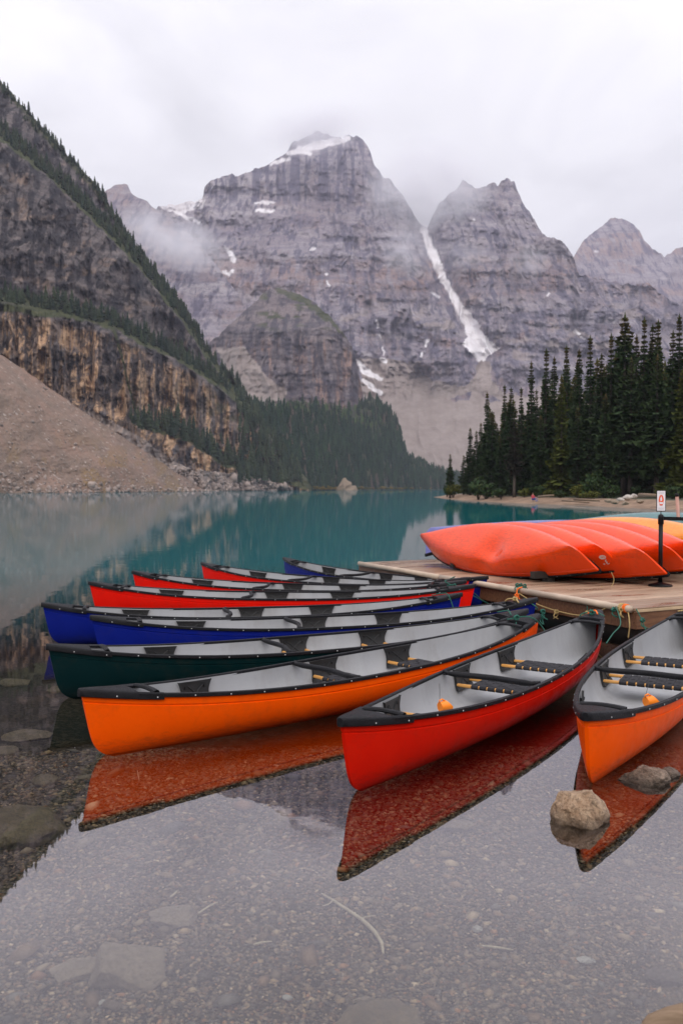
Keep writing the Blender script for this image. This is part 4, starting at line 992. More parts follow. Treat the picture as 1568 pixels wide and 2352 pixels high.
# ledge trees that stand out one by one
MT = []
q = NT('ledge_needles'); v = q.obj(); oi = q.n('ShaderNodeObjectInfo')
q.base(q.mix(oi.outputs['Random'], (0.012, 0.025, 0.018), (0.032, 0.044, 0.022))); q.rough(.85); q.spec(.1)
for k in range(5):
    mv, mf = mini_conifer(np.random.default_rng(100 + k), 0.35, 8, 7); me = mesh_of('conifer', mv, mf, False); me.materials.append(q.m); MT.append(me)
rng = np.random.default_rng(79)
def ledge_trees(led, x0, x1, n, h0, h1, lab, grp, up=(2, 14)):
    for k in range(n):
        x = x0 + (x1 - x0) * (k + rng.random()) / n; y = float(led(x)) - rng.uniform(*up)
        d = float(depth_n(np.array([x]), np.array([y]))[0]); p = PT(x, y, d); h = rng.uniform(h0, h1)
        o = link('conifer', MT[rng.integers(5)]); o.location = p - Vector((0, 0, .5)); w = h * rng.uniform(.8, 1.15); o.scale = (w, w, h); o.rotation_euler = (0, 0, rng.random() * 6)
        tag(o, lab, 'tree', grp)
ledge_trees(LED2, 100, 520, 64, 9, 16, 'dark conifer on the ledge right above the orange cliff', 'conifers on the ledge above the orange cliff')
ledge_trees(LED1, 0, 440, 60, 8, 13, 'dark conifer in the slanting row across the upper rock wall', 'conifers in the slanting row on the upper wall', (2, 26))
ledge_trees(sky_n, 60, 560, 44, 6, 12, 'small conifer on the skyline ridge of the left mountain', 'conifers on the ridge of the left mountain', (-12, -2))
ledge_trees(LED3, 318, 600, 46, 9, 19, 'dark conifer at the foot of the orange cliff above the scree', 'conifers at the foot of the orange cliff', (-6, 26))
# far bank: ochre bushes and the pale rock
for k, px in enumerate(np.linspace(694, 775, 12)):
    bush(px, 800 + (px - 694) * .9, (6, 4, random.uniform(3, 6)), k % 3, B_OC, 'low ochre shrub at the far waterline left of the pale rock', 'ochre shrubs on the far bank')
for k, px in enumerate(np.linspace(820, 985, 16)):
    bush(px, 920 + (px - 820) * 1.2, (8, 5, random.uniform(3, 5)), k % 3, B_OC if k % 2 else B_YL, 'low yellowish shrub at the far waterline right of the pale rock', 'yellowish shrubs on the far bank')
o = link('boulder', stone_mesh('boulder', (17, 10, 21), 123, sub=4, facets=16, rough=.35), ST_PALE); p = PT(790, 1124, 830); o.location = (p.x, p.y, 0.5); tag(o, 'pale pointed rock outcrop on the far shore below the forest', 'rock')
o = link('boulder', stone_mesh('boulder', (15, 10, 10), 121, sub=4, facets=14, rough=.35), ST_PALE); p = PT(806, 1124, 830); o.location = (p.x, p.y, 0.3); tag(o, 'smaller pale rock leaning on the pointed outcrop of the far shore', 'rock')


# ------------------------------------------------------------------ air: haze and low cloud
def volume_box(name, c, size, rz, nodes, kind='stuff', ry=0.0):
    o = MB().box((0, 0, 0), size).build(name, None, None, False); o.location = c; o.rotation_euler = (0, ry, rz)
    m = bpy.data.materials.new(name); m.use_nodes = True; t = m.node_tree; t.nodes.clear()
    ou = t.nodes.new('ShaderNodeOutputMaterial'); pv = t.nodes.new('ShaderNodeVolumePrincipled'); t.links.new(pv.outputs[0], ou.inputs['Volume'])
    nodes(t, pv); o.data.materials.append(m); o['kind'] = kind
    return o
def even(t, pv): pv.inputs['Density'].default_value = HAZE; pv.inputs['Color'].default_value = (0.84, 0.82, 1.0, 1)
HAZE = 0.000074
volume_box('haze', (0, 3300, 700), (7400, 6900, 1420), 0, even)
def cloud(name, px, py, d, w, h, dp, dens, seed, label, ry=0.0, thr=0.42, sc=2.0):
    def f(t, pv):
        N = t.nodes.new; L = t.links.new
        tc = N('ShaderNodeTexCoord'); mp = N('ShaderNodeMapping'); L(tc.outputs['Object'], mp.inputs[0])
        mp.inputs['Scale'].default_value = (2 / w, 2 / dp, 2 / h)
        ln = N('ShaderNodeVectorMath'); ln.operation = 'LENGTH'; L(mp.outputs[0], ln.inputs[0])
        fo = N('ShaderNodeMapRange'); fo.interpolation_type = 'SMOOTHSTEP'; L(ln.outputs['Value'], fo.inputs[0]); fo.inputs[1].default_value = 1.0; fo.inputs[2].default_value = 0.15; fo.inputs[3].default_value = 0; fo.inputs[4].default_value = 1
        m2 = N('ShaderNodeMapping'); L(tc.outputs['Object'], m2.inputs[0]); q = 2 * sc / w; m2.inputs['Scale'].default_value = (q, q, q * 1.3); m2.inputs['Location'].default_value = (seed, seed * .7, 0)
        nz = N('ShaderNodeTexNoise'); nz.inputs['Scale'].default_value = 1; nz.inputs['Detail'].default_value = 5; nz.inputs['Roughness'].default_value = .55; nz.inputs['Distortion'].default_value = .4; L(m2.outputs[0], nz.inputs['Vector'])
        nr = N('ShaderNodeMapRange'); L(nz.outputs[0], nr.inputs[0]); nr.inputs[1].default_value = thr - .12; nr.inputs[2].default_value = thr + .22
        mu = N('ShaderNodeMath'); mu.operation = 'MULTIPLY'; L(fo.outputs[0], mu.inputs[0]); L(nr.outputs[0], mu.inputs[1])
        m3 = N('ShaderNodeMath'); m3.operation = 'MULTIPLY'; L(mu.outputs[0], m3.inputs[0]); m3.inputs[1].default_value = dens; L(m3.outputs[0], pv.inputs['Density'])
        pv.inputs['Color'].default_value = (0.97, 0.96, 1.0, 1)
    o = volume_box(name, PT(px, py, d), (w, dp, h), 0, f, 'stuff', ry); tag(o, label, 'cloud'); return o
cloud('cloud', 402, 552, 2010, 330, 150, 170, 0.022, 3, 'pale cloud bank drifting low in front of the upper left peak', R(22), .40)
cloud('cloud', 722, 296, 2560, 430, 150, 260, 0.018, 11, 'thin cloud hiding the snowy summit of the main peak', R(-8), .38)
cloud('cloud', 985, 450, 2400, 420, 400, 280, 0.016, 7, 'cloud streaming up through the notch above the snow gully', R(20), .38)
cloud('cloud', 935, 578, 2060, 170, 170, 110, 0.012, 5, 'faint wisp of cloud left of the snow gully', R(10), .40)
cloud('cloud', 1215, 600, 2060, 130, 100, 90, 0.010, 9, 'faint wisp of cloud against the right peak', R(10), .40)
cloud('cloud', 1075, 590, 2080, 200, 110, 90, 0.006, 13, 'faint veil of cloud just right of the snow gully', R(10), .36)

# ------------------------------------------------------------------ canoes
CL, CB = 5.05, 0.405
def c_b(s): return CB * max(0.0, 1 - abs(s) ** 2.05) ** 0.93 + 0.012
def c_g(s): return 0.285 + 0.16 * abs(s) ** 2.6
def c_k(s): return -0.035 + 0.012 * abs(s) ** 4
def c_rec(w): return 0.10 * w + 0.13 * w ** 10
BOXY = [0.58]
def section(s, w, off=0.0):
    """point of the hull side at station s (-1..1) and depth share w (0 gunwale .. 1 keel)"""
    a = abs(s); q = 0.95 - 0.1 * a; p = BOXY[0] + (1.02 - BOXY[0]) * a ** 2.5
    th = math.asin(min(1.0, w) ** (1 / q))
    b = c_b(s); g, k = c_g(s), c_k(s)
    y = b * math.cos(th) ** p * (1 + 0.035 * math.sin(2 * th) * (1 - a)) + off * (0.25 + 0.75 * math.cos(th)) if w < 0.9999 else 0.0
    x = s * CL / 2 - math.copysign(1, s) * c_rec(w) * a ** 7
    return x, max(y, 0.0), g - (g - k) * w
def w_at(s, depth): return depth / (c_g(s) - c_k(s))
ST = [math.copysign(1 - (1 - abs(u)) ** 1.35, u) for u in np.linspace(-1, 1, 73)]
def hull_mesh(dent=None):
    P = []
    for s in ST:
        row = []
        dep = [0.0, 0.03, 0.064, 0.067, 0.075, 0.078]
        offs = [0, 0, 0.0, -0.006, -0.006, 0.0]
        ws = [w_at(s, d) for d in dep]; w1 = ws[-1]
        th0 = math.asin(w1); more = [math.sin(th0 + (math.pi / 2 - th0) * k / 15) for k in range(1, 16)]
        half = [section(s, w, o) for w, o in zip(ws, offs)] + [section(s, w) for w in more]
        row = half + [(x, -y, z) for x, y, z in half[-2::-1]]
        if dent:
            row = [tuple(Vector(p) + dent(Vector(p))) for p in row]
        P.append(row)
    m = MB().grid(P); ni, nj = len(P), len(P[0])
    for i in (0, ni - 1):
        for j in range(nj // 2): m.f.append((i * nj + j, i * nj + j + 1, i * nj + nj - 2 - j, i * nj + nj - 1 - j) if j + 1 != nj // 2 else (i * nj + j, i * nj + j + 1, i * nj + nj - 1 - j))
    return edge_split(m.mesh('hull'), 50)
def liner_y(s, depth):
    return max(0.004, section(s, min(0.999, w_at(s, depth)))[1] - 0.014)
def liner_mesh():
    P = []
    for s in [a * 0.985 for a in ST]:
        half = []
        for k in range(17):
            w = math.sin(math.pi / 2 * k / 16) if k else 0.0
            x, y, z = section(s, w); x *= 0.992
            y = max(0.0, y - 0.014); floor = 0.013 + 0.03 * abs(s) ** 3
            half.append((x, y, max(z, floor - 0.006 * (1 - (y / CB) ** 2)) if z < floor else z))
        P.append(half + [(x, -y, z) for x, y, z in half[-2::-1]])
    return MB().grid(P).mesh('liner')
def gunwale_mesh(sd):
    P = []
    prof = [(-.015, -.010), (-.015, .007), (-.010, .0125), (.006, .0135), (.0155, .010), (.017, .002), (.017, -.012), (.012, -.016), (.006, -.016)]
    for s in [a * 0.985 for a in ST]:
        b, g = c_b(s), c_g(s); x = s * CL / 2
        P.append([(x, sd * max(0.001, b + o), g + h) for o, h in prof])
    m = MB().grid(P)
    n = len(prof); m.f.append(tuple(range(n))); m.f.append(tuple(range(len(m.v) - n, len(m.v)))[::-1])
    if sd > 0: m.f = [f[::-1] for f in m.f]
    return edge_split(m.mesh('gunwale'), 40)
def deck_mesh(sd):
    """moulded end cap: deck plate, deep outer skirt, carry slot and grab bar"""
    m = MB(); ss = [0.865, 0.885, 0.91, 0.935, 0.955, 0.972, 0.985, 0.994, 1.0, 1.0045]
    P = []
    for s in ss:
        sc = min(s, 1.0); b, g = c_b(sc) + 0.020, c_g(sc)
        if s > 1: b *= 0.55
        x = sd * (s * CL / 2 + (0.004 if s > 1 else 0)); row = []
        drop = 0.031
        row += [(x, -b + .004, g - drop), (x, -b, g - drop + .004), (x, -b, g + 0.006), (x, -b + .006, g + 0.015)]
        for k in range(-3, 4):
            y = (b - .012) * k / 3.0; row.append((x, y, g + 0.016 + 0.013 * (1 - (y / b) ** 2) * min(1, b / .08)))
        row += [(x, b - .006, g + 0.015), (x, b, g + 0.006), (x, b, g - drop + .004), (x, b - .004, g - drop)]
        P.append(row)
    m.grid(P); n = len(P[0]); m.f.append(tuple(range(len(m.v) - n, len(m.v)))); m.f.append(tuple(range(n)))
    for side in (-1, 1):                                # skirt beside the carry slot
        Q = []
        for s in np.linspace(0.80, 0.866, 5):
            b, g = c_b(s) + 0.020, c_g(s); x = sd * s * CL / 2
            Q.append([(x, side * (b - .050), g - .006), (x, side * (b - .048), g + .012), (x, side * (b - .008), g + .0175), (x, side * b, g + .008), (x, side * b, g - .028), (x, side * (b - .006), g - .032)])
        m.grid(Q); k = len(m.v); m.f.append(tuple(range(k - 6, k))); m.f.append(tuple(range(k - 30, k - 24)))
    s = 0.812; b, g = c_b(s), c_g(s); Q = []
    for t in np.linspace(-1, 1, 9):
        y = (b - .022) * t; zc = g + .012 + .010 * (1 - t * t); x0 = sd * s * CL / 2
        Q.append([(x0 + .024 * math.cos(a), y, zc + .015 * math.sin(a)) for a in np.linspace(0, 2 * math.pi, 9)])
    m.grid(Q)
    return edge_split(m.mesh('deck_plate'), 40)
def rivet_mesh():
    m = MB()
    for sd in (-1, 1):
        for k in range(19):
            s = -0.92 + 1.84 * k / 18
            big = abs(s) > 0.8
            m.lathe([(0.0055, 0), (0.005, 0.002), (0.003, 0.0035)], 6, (0, 0, 0))
            nv = 18
            for q in range(len(m.v) - nv, len(m.v)):
                x, y, zz = m.v[q]; bb = c_b(s) + (0.020 if big else 0.017)
                m.v[q] = (s * CL / 2 + x, sd * (bb + zz), c_g(s) - (.015 if big else .004) + y)
    return m.mesh('rivet')
def thwart_mesh(s=-0.16):
    b, g = c_b(s) - .012, c_g(s); pts = []
    for t in np.linspace(-1, 1, 15):
        pts.append((s * CL / 2 + 0.035 * math.cos(t * math.pi) * (abs(t) < .9), b * t, g + 0.006 - 0.012 * (1 - t * t)))
    m = MB().tube(pts, [0.017 + 0.006 * (abs(t) < .8) for t in np.linspace(-1, 1, 15)], 10)
    for sd in (-1, 1): m.box((s * CL / 2, sd * (b - .028), g - .006), (.075, .05, .012), None, .004)
    return m.mesh('thwart')
SEATS = (-0.59, -0.035, 0.315)
HW = 0.125
def hanger_mesh(s0, sd):
    """moulded seat hanger: waisted plate with rim, cross ribs and bolts"""
    m = MB(); x0 = s0 * CL / 2; H_ = 0.175
    def pt(u, v, lift):                                    # u -1..1 along, v 0..1 down
        half = 0.165 - 0.028 * math.sin(math.pi * min(1, v * 1.05)) - 0.012 * v
        x = x0 + u * half; s = x / (CL / 2)
        return (x, sd * (liner_y(s, v * H_ + .012) - 0.006 - lift), c_g(s) - .006 - v * H_)
    us, vv = np.linspace(-1, 1, 9), np.linspace(0, 1, 8)
    m.grid([[pt(u, v, .012 + (.006 if abs(u) > .9 or v < .1 or v > .9 else 0)) for v in vv] for u in us])
    for edge in ([[pt(u, v, 0), pt(u, v, .018)] for u in us for v in (vv[-1],)], [[pt(us[0], v, 0), pt(us[0], v, .018)] for v in vv], [[pt(us[-1], v, 0), pt(us[-1], v, .018)] for v in vv]): m.grid(edge)
    for a, b in (((-.5, .2), (.5, .85)), ((-.5, .85), (.5, .2))):
        m.tube([pt(a[0] + (b[0] - a[0]) * t, a[1] + (b[1] - a[1]) * t, .014) for t in np.linspace(0, 1, 5)], .005, 5)
    for u in (-.68, .68):
        p = Vector(pt(u, .25, .012)); m.tube([p, p + Vector((0, -sd * .012, 0))], .012, 8)
    return edge_split(m.mesh('seat_hanger'), 40)
def seat_dims(s0):
    z = c_g(s0) - 0.135
    return s0 * CL / 2, z, lambda x: liner_y(x / (CL / 2), 0.14) - 0.014
def seat_bars(s0):
    x0, z, yw = seat_dims(s0); m = MB()
    for dx in (-HW, HW):
        y = yw(x0 + dx); m.box((x0 + dx, 0, z), (0.030, 2 * y, 0.026), None, .008)
    for sy in (-1, 1):
        y = min(yw(x0 - HW), yw(x0 + HW)) * .66; m.box((x0, sy * y, z), (2 * HW, 0.024, 0.022), None, .006)
    return edge_split(m.mesh('seat_frame'), 40)
def straps(s0):
    """woven webbing, one mesh per strap"""
    x0, z, yw = seat_dims(s0); Y = min(yw(x0 - HW), yw(x0 + HW)) * .66; R_ = []
    n = max(4, int(2 * Y / 0.062)); pitch = 2 * Y / n
    for k in range(n):
        y = -Y + pitch * (k + .5); w = pitch * .40; m = MB(); r = .0185; ring = []
        for a in np.linspace(-math.pi / 2, math.pi / 2, 5): ring.append((x0 + HW + .006 + r * math.cos(a), z + r * math.sin(a)))
        for a in np.linspace(math.pi / 2, 1.5 * math.pi, 5): ring.append((x0 - HW - .006 + r * math.cos(a), z + r * math.sin(a)))
        N = len(ring); V = [(a, y - w, b) for a, b in ring] + [(a, y + w, b) for a, b in ring]
        m.add(V, [(i, (i + 1) % N, N + (i + 1) % N, N + i) for i in range(N)] + [tuple(range(N))[::-1], tuple(range(N, 2 * N))])
        R_.append(m)
    for j in range(4):
        x = x0 + (-.72 + .48 * j) * HW; w = HW * .195; m = MB(); P = []
        for k in range(2 * n + 1):
            y = -Y + pitch * k / 2
            up = (k % 2 == 1) and (((k // 2) + j) % 2 == 0)
            P.append([(x - w, y, z + (.0235 if up else .0165)), (x + w, y, z + (.0235 if up else .0165))])
        m.grid(P); R_.append(m)
    return R_
dent0 = lambda p: Vector((0, 0, 0))
HULL_ME = hull_mesh(); LINER_ME = liner_mesh(); GW = [gunwale_mesh(-1), gunwale_mesh(1)]; DK = [deck_mesh(-1), deck_mesh(1)]; RV = rivet_mesh(); TH = thwart_mesh()
HG = [(hanger_mesh(s, -1), hanger_mesh(s, 1)) for s in SEATS]; SB = [seat_bars(s) for s in SEATS]
STRAPS = [[edge_split(m.mesh('webbing_strap'), 40) for m in straps(s)] for s in SEATS]
SJ = []
for s in SEATS:
    mm = MB()
    for m in straps(s): mm.add(m.v, m.f)
    SJ.append(edge_split(mm.mesh('webbing'), 40))
def make_canoe(detail, inside=True, hull=None):
    r = empty('canoe'); link('hull', hull or HULL_ME, HULL['orange'], r); link('liner', LINER_ME, LINER, r)
    for g in GW: link('gunwale', g, BLACK, r)
    for d in DK: link('deck_plate', d, BLACK, r)
    tag(link('rivet', RV, RIVET, r), kind='stuff')
    if inside:
        link('thwart', TH, BLACK, r)
        for k in range(3):
            for h in HG[k]: link('seat_hanger', h, PLATE, r)
            f = link('seat_frame', SB[k], SEATWOOD, r)
            if detail:
                for m in STRAPS[k]: link('webbing_strap', m, WEB, f)
            else: link('webbing', SJ[k], WEB, f)
    return r
def set_hull(o, colour):
    for c in o.children:
        if c.name.startswith('hull'): setmat(c, HULL[colour])
def place_canoe(o, a, b, colour, label, group):
    """a: lake end, b: dock end (x, y of the end tips)"""
    a, b = Vector((*a, 0)), Vector((*b, 0)); d = b - a; sc = d.length / CL
    o.location = (a + b) / 2; o.rotation_euler = (0, 0, math.atan2(d.y, d.x)); o.scale = (sc, 1.0, 1.0)
    set_hull(o, colour); return tag(o, label, 'canoe', group)
GR = 'canoes moored side by side at the dock'
near = make_canoe(True); far = make_canoe(False)
fleet = [
 (near, (-1.675, 5.57), (2.02, 8.93), 'orange', 'bright orange canoe whose bow lies nearest on the left, empty but for webbed seats'),
 (None, (0.0, 4.86), (2.74, 9.22), 'red', 'red canoe with its bow in the centre foreground and an orange bailer inside'),
 (None, (1.405, 4.98), (3.80, 9.46), 'orange', 'orange canoe cut by the right edge of the frame, bow above the boulder'),
 (far, (-2.43, 7.18), (1.98, 9.29), 'green', 'dark green canoe, the only green one on the water'),
 (0, (-2.54, 8.82), (2.30, 10.26), 'blue', 'nearer of the two blue canoes left of centre, right behind the green one'),
 (0, (-3.37, 9.80), (1.48, 10.74), 'blue', 'blue canoe whose bow reaches farthest left, in front of the red ones'),
 (0, (-3.49, 12.05), (1.80, 11.72), 'bright_red', 'nearest of the three red canoes at the back, behind the blue pair'),
 (0, (-3.27, 13.64), (1.74, 12.20), 'bright_red', 'middle one of the three red canoes at the back'),
 (0, (-2.44, 15.20), (1.85, 12.60), 'bright_red', 'farthest of the three red canoes at the back'),
 (0, (-1.08, 16.30), (2.14, 12.78), 'blue', 'blue canoe farthest back in the row, its bow beside the dock corner')]
canoes = []
for pr, a, b, c, lab in fleet:
    o = pr if pr else copy_tree(near if pr is None else far)
    canoes.append(place_canoe(o, a, b, c, lab, GR))

# orange bailers on their cords
def bailer(px, py, d, rz, cord_top, label):
    """an orange scoop with a slanted open mouth, tied by a cord to the thwart"""
    p = PT(px, py, d); r = empty('bailer', p, rz); r.scale = (.62, .62, .62); P = []
    for t in np.linspace(0, 1, 6):
        ring = []
        for k in range(13):
            a = 2 * math.pi * k / 12; rad = 0.055 + 0.012 * t
            ring.append((0.02 + 0.14 * t * (1.0 - 0.42 * max(0, math.sin(a))), rad * math.cos(a), rad * math.sin(a)))
        P.append(ring)
    m = MB().grid(P); m.grid([[(x + .001, y * .93, zz * .93) for x, y, zz in row] for row in P])
    m.add([(0.02, .055 * math.cos(2 * math.pi * k / 12), .055 * math.sin(2 * math.pi * k / 12)) for k in range(12)], [tuple(range(12))])
    edge_split(m.mesh('scoop')); link('scoop', edge_split(m.mesh('scoop'), 50), ORANGEPL, r)
    h = MB().tube([(.02, 0, .05), (.012, 0, .072), (.05, 0, .085), (.09, 0, .062)], .009, 6); h.build('handle', ORANGEPL, r)
    top = Vector(cord_top); loc = (Matrix.Rotation(-rz, 3, 'Z') @ (top - p)) / .62
    c = MB().tube([(.02, 0, .07), Vector((.02, 0, .07)).lerp(loc, .5), loc], .0028, 5); c.build('cord', CORD, r)
    return tag(r, label, 'bailer')
bailer(1006, 1624, 6.12, R(28), PT(1009, 1570, 6.35), 'orange plastic bailer hanging inside the red canoe')
bailer(1478, 1612, 6.05, R(20), PT(1490, 1566, 6.3), 'orange plastic bailer lying in the right orange canoe')

# ------------------------------------------------------------------ dock
DZ = 0.36
DC = Vector((3.40, 10.07, 0)); DE = Vector((-0.44, 0.898, 0)).normalized(); DR = Vector((0.898, 0.44, 0)).normalized()
def dk(u, v, z): return DC + DE * u + DR * v + Vector((0, 0, z))
DLEN, DWID = 6.95, 9.5
def deck_wood():
    t = NT('deck_plank'); v = t.obj(); oi = t.n('ShaderNodeObjectInfo')
    sc = t.n('ShaderNodeVectorMath', operation='ADD'); t.l(v, sc.inputs[0]); cm = t.n('ShaderNodeCombineXYZ'); t.l(t.math('MULTIPLY', oi.outputs['Random'], 40), cm.inputs[0]); t.l(cm.outputs[0], sc.inputs[1])
    g = t.noise(t.mapping(sc.outputs[0], (0.8, 14, 14)), 3.5, 6, 0.7, 0.4)
    c = t.mix(t.rng(g, 0.3, 0.7), (0.25, 0.160, 0.100), (0.52, 0.375, 0.262))
    c = t.mix(t.math('MULTIPLY', oi.outputs['Random'], 0.75), c, (0.15, 0.088, 0.055))
    wet = t.rng(t.noise(t.mapping(t.mapping(t.pos(), (1, 1, 1), (0, 0, -0.456)), (0.30, 1.5, 1)), 1.3, 5, 0.65), 0.46, 0.60)
    c = t.mix(t.math('MULTIPLY', wet, 0.75), c, (0.13, 0.062, 0.032))
    t.base(c); t.rough(t.mix(wet, (0.5,) * 3, (0.16,) * 3)); t.spec(0.5); t.normal(t.bump(g, 0.25, 0.004)); return t.m
DECKM = deck_wood()
FASC = wood_mat('fascia_wood', (0.060, 0.024, 0.010), (0.23, 0.105, 0.050), (0.9, 12, 9), 0.55, 3)
DARKW = simple('dark_timber_and_shade', (0.02, 0.015, 0.012), 0.8, 0.3, 3)
dock = empty('dock', dk(0, 0, 0), math.atan2(DR.y, DR.x)); tag(dock, 'wooden boat dock of wet planks with canoes lying on it', 'dock')
# in dock space: x along DR, y along DE
npl = 47; pw = DLEN / npl
pm = edge_split(MB().box((DWID / 2, 0, 0), (DWID, pw - .011, .038), None, .004).mesh('plank', False), 30)
for k in range(npl):
    o = link('plank', pm, DECKM, dock); o.location = (random.uniform(-.006, .006), pw * (k + .5), DZ - .019 + random.uniform(-.0015, .0015)); o.rotation_euler = (random.uniform(-.006, .006), 0, 0)
f = MB().box((0.02, DLEN / 2, DZ - .04 - .105), (.045, DLEN, .205), None, .005); edge_split(f.mesh('x')); f.build('fascia', FASC, dock, False)
f = MB().box((DWID / 2, -.001, DZ - .04 - .105), (DWID, .045, .205), None, .005); f.build('fascia', FASC, dock, False)
f = MB().box((DWID / 2, DLEN + .02, DZ - .10), (DWID, .045, .2), None, .005); f.build('fascia', FASC, dock, False)
f = MB().box((DWID / 2 + .1, -.03, DZ - .029), (DWID + .2, .014, .030)); f.build('edge_trim', simple('pale_trim', (0.50, 0.36, 0.22), .6, .2, 5), dock, False)
fl = MB()
fl.box((DWID / 2 + .04, DLEN / 2, .045), (DWID - .16, DLEN - .2, .50), None, .03)  # float stretched into one dark box, standing in for the shade under the deck
fl.build('float', DARKW, dock, False)
PVC = simple('cream_pipe_plastic', (0.44, 0.34, 0.255), 0.5, 0.2, 3)
def pipe(u0, u1):
    m = MB().tube([(-.035, u0, DZ - .012), (-.035, (u0 + u1) / 2, DZ - .012), (-.035, u1, DZ - .012)], .042, 16); m.build('edge_pipe', PVC, dock)
pipe(.02, 2.05); pipe(2.12, 4.1); pipe(4.16, DLEN - .05)

# overturned canoes on the dock -----------------------------------------------------------
def dent(p):
    e = math.exp(-((p.x - 0.35) / .30) ** 2 - ((p.z + .02) / .10) ** 2 - ((p.y - .20) / .17) ** 2) * .085
    e2 = math.exp(-((p.x - 0.1) / .22) ** 2 - ((p.z - .12) / .10) ** 2 - ((p.y - .42) / .2) ** 2) * .05
    return Vector((0, -.5 * e - e2, 1.0 * e))
BOXY[0] = 0.36; DENT_ME = hull_mesh(dent); OVER_ME = hull_mesh()      # these lie bottom up: flatter bottoms with a firm chine
over = make_canoe(False, False, OVER_ME); over_d = make_canoe(False, False, DENT_ME)
for c in list(over_d.children):
    if c.name.startswith('liner'): bpy.data.objects.remove(c)
def overturn(o, T0, T1, roll, colour, label, wid=1.0):
    """T0: far tip, T1: near tip of the upturned canoe"""
    T0, T1 = Vector(T0), Vector(T1); X = (T1 - T0); L = X.length; X.normalize()
    up = Vector((0, 0, 1)); up = (up - X * up.dot(X)).normalized(); side = X.cross(up).normalized()      # towards the viewer's side of the row
    if side.dot(-DR) < 0: side = -side
    U = (up * math.cos(R(roll)) + side * math.sin(R(roll))).normalized()
    Zl = -U; Yl = Zl.cross(X).normalized()
    sc = L / CL
    M = Matrix((X * sc, Yl * wid * 1.08, Zl * 1.16)).transposed().to_4x4()
    M.translation = (T0 + T1) / 2 - Zl * 0.445 * 1.16
    o.matrix_world = M; set_hull(o, colour)
    return tag(o, label, 'canoe', 'canoes lying overturned on the dock')
OV = [(over_d, (1.70, 16.1, .57), (3.68, 12.40, .57), 48, 'coral', 'dented orange red canoe overturned at the front of the dock row'),
      (over, (2.14, 16.3, .58), (4.10, 12.62, .58), 48, 'coral', 'overturned orange red canoe with a white oval mark near its tip'),
      (1, (2.66, 16.4, .58), (4.58, 12.20, .54), 48, 'coral', 'third overturned orange red canoe, its tip right behind the black post'),
      (1, (3.12, 16.7, .60), (5.07, 12.55, .57), 47, 'coral', 'fourth overturned orange red canoe, passing behind the black post'),
      (1, (3.58, 17.0, .62), (5.52, 12.85, .58), 46, 'coral', 'last of the orange red canoes, farthest right in the row'),
      (1, (4.10, 17.7, .58), (6.15, 13.4, .66), 38, 'yellow', 'yellow orange overturned canoe rising behind the orange red ones'),
      (1, (4.95, 18.2, .66), (7.10, 14.0, .72), 34, 'teal', 'pale teal overturned canoe at the far right behind the black post')]
ov = []
for pr, a, b, rl, c, lab in OV:
    o = copy_tree(over) if pr == 1 else pr
    ov.append(overturn(o, a, b, rl, c, lab))
blue = overturn(copy_tree(over), (1.64, 16.9, .45), (5.75, 19.6, .52), 12, 'faded_blue', 'faded blue overturned canoe behind the orange red row, its tip over the water')
blue2 = None
# low timber rack that carries them
rk = empty('canoe_rack', (0, 0, 0)); tag(rk, 'low dark timber rack under the overturned canoes', 'rack')
for u in (2.75, 4.9):
    MB().box(dk(u, 4.9, DZ + .11), (8.4, .10, .10), Matrix.Rotation(math.atan2(DR.y, DR.x), 3, 'Z')).build('rail', DARKW, rk, False)
    for v in (1.0, 3.6, 6.2, 8.8): MB().box(dk(u, v, DZ + .03), (.12, .14, .06), Matrix.Rotation(math.atan2(DR.y, DR.x), 3, 'Z')).build('rack_foot', DARKW, rk, False)

# painted marks on the second overturned canoe, laid on its hull surface
bpy.context.view_layer.update()
WHITE = simple('white_paint', (0.72, 0.68, 0.62), 0.5, 0.15, 30)
hull_o = [c for c in ov[1].children if c.name.startswith('hull')][0]
bv = BVHTree.FromPolygons([hull_o.matrix_world @ v.co for v in hull_o.data.vertices], [tuple(p.vertices) for p in hull_o.data.polygons])
def mark(pxys, closed_fan=False, wpx=2.2):
    """a stroke of paint: picture-sized strokes are cast on to the hull and thickened there"""
    hits = []
    for px, py in pxys:
        d = (PT(px, py, 10) - Vector((0, 0, CAM_H))).normalized(); h = bv.ray_cast(Vector((0, 0, CAM_H)), d)
        if h[0] is not None: hits.append((h[0], h[1] if h[1].dot(d) < 0 else -h[1]))
    return hits
def stroke(name, pxys, w):
    h = mark(pxys); m = MB(); P = []
    for k, (p, n) in enumerate(h):
        a, b = h[max(k - 1, 0)][0], h[min(k + 1, len(h) - 1)][0]; t = (b - a).normalized(); s = t.cross(n).normalized() * w / 2; p = p + n * .004
        P.append([p - s, p + s])
    if len(P) > 1:
        m.grid(P); o = m.build(name, WHITE); o.parent = ov[1]; o.matrix_parent_inverse = ov[1].matrix_world.inverted()
def ell(cx, cy, a, b, n=22): return [(cx + a * math.cos(2 * math.pi * k / n), cy + b * math.sin(2 * math.pi * k / n)) for k in range(n + 1)]
mx_, my_ = 1382.5, 1279.5
stroke('oval_mark', ell(mx_, my_, 6.6, 3.6), .020)
stroke('oval_mark', ell(mx_ - 1, my_, 3.6, 1.6), .012)
arc = [(mx_ + 12.5 + 3.0 * math.sin(a * 1.0), my_ + 13.5 + 7 * (a / math.pi) - 3.5 - 3) for a in np.linspace(0, 0.01, 1)]
three = [(1391, 1285), (1390, 1288), (1392, 1290.5), (1395, 1289.5), (1396, 1288.5)]
stroke('painted_digit', [(1391.0, 1285.0), (1389.6, 1286.6), (1389.6, 1288.6), (1391.4, 1290.0), (1393.6, 1290.2), (1392.4, 1291.2), (1392.6, 1293.2), (1394.6, 1294.8), (1397.0, 1294.6), (1398.2, 1293.2)], .014)
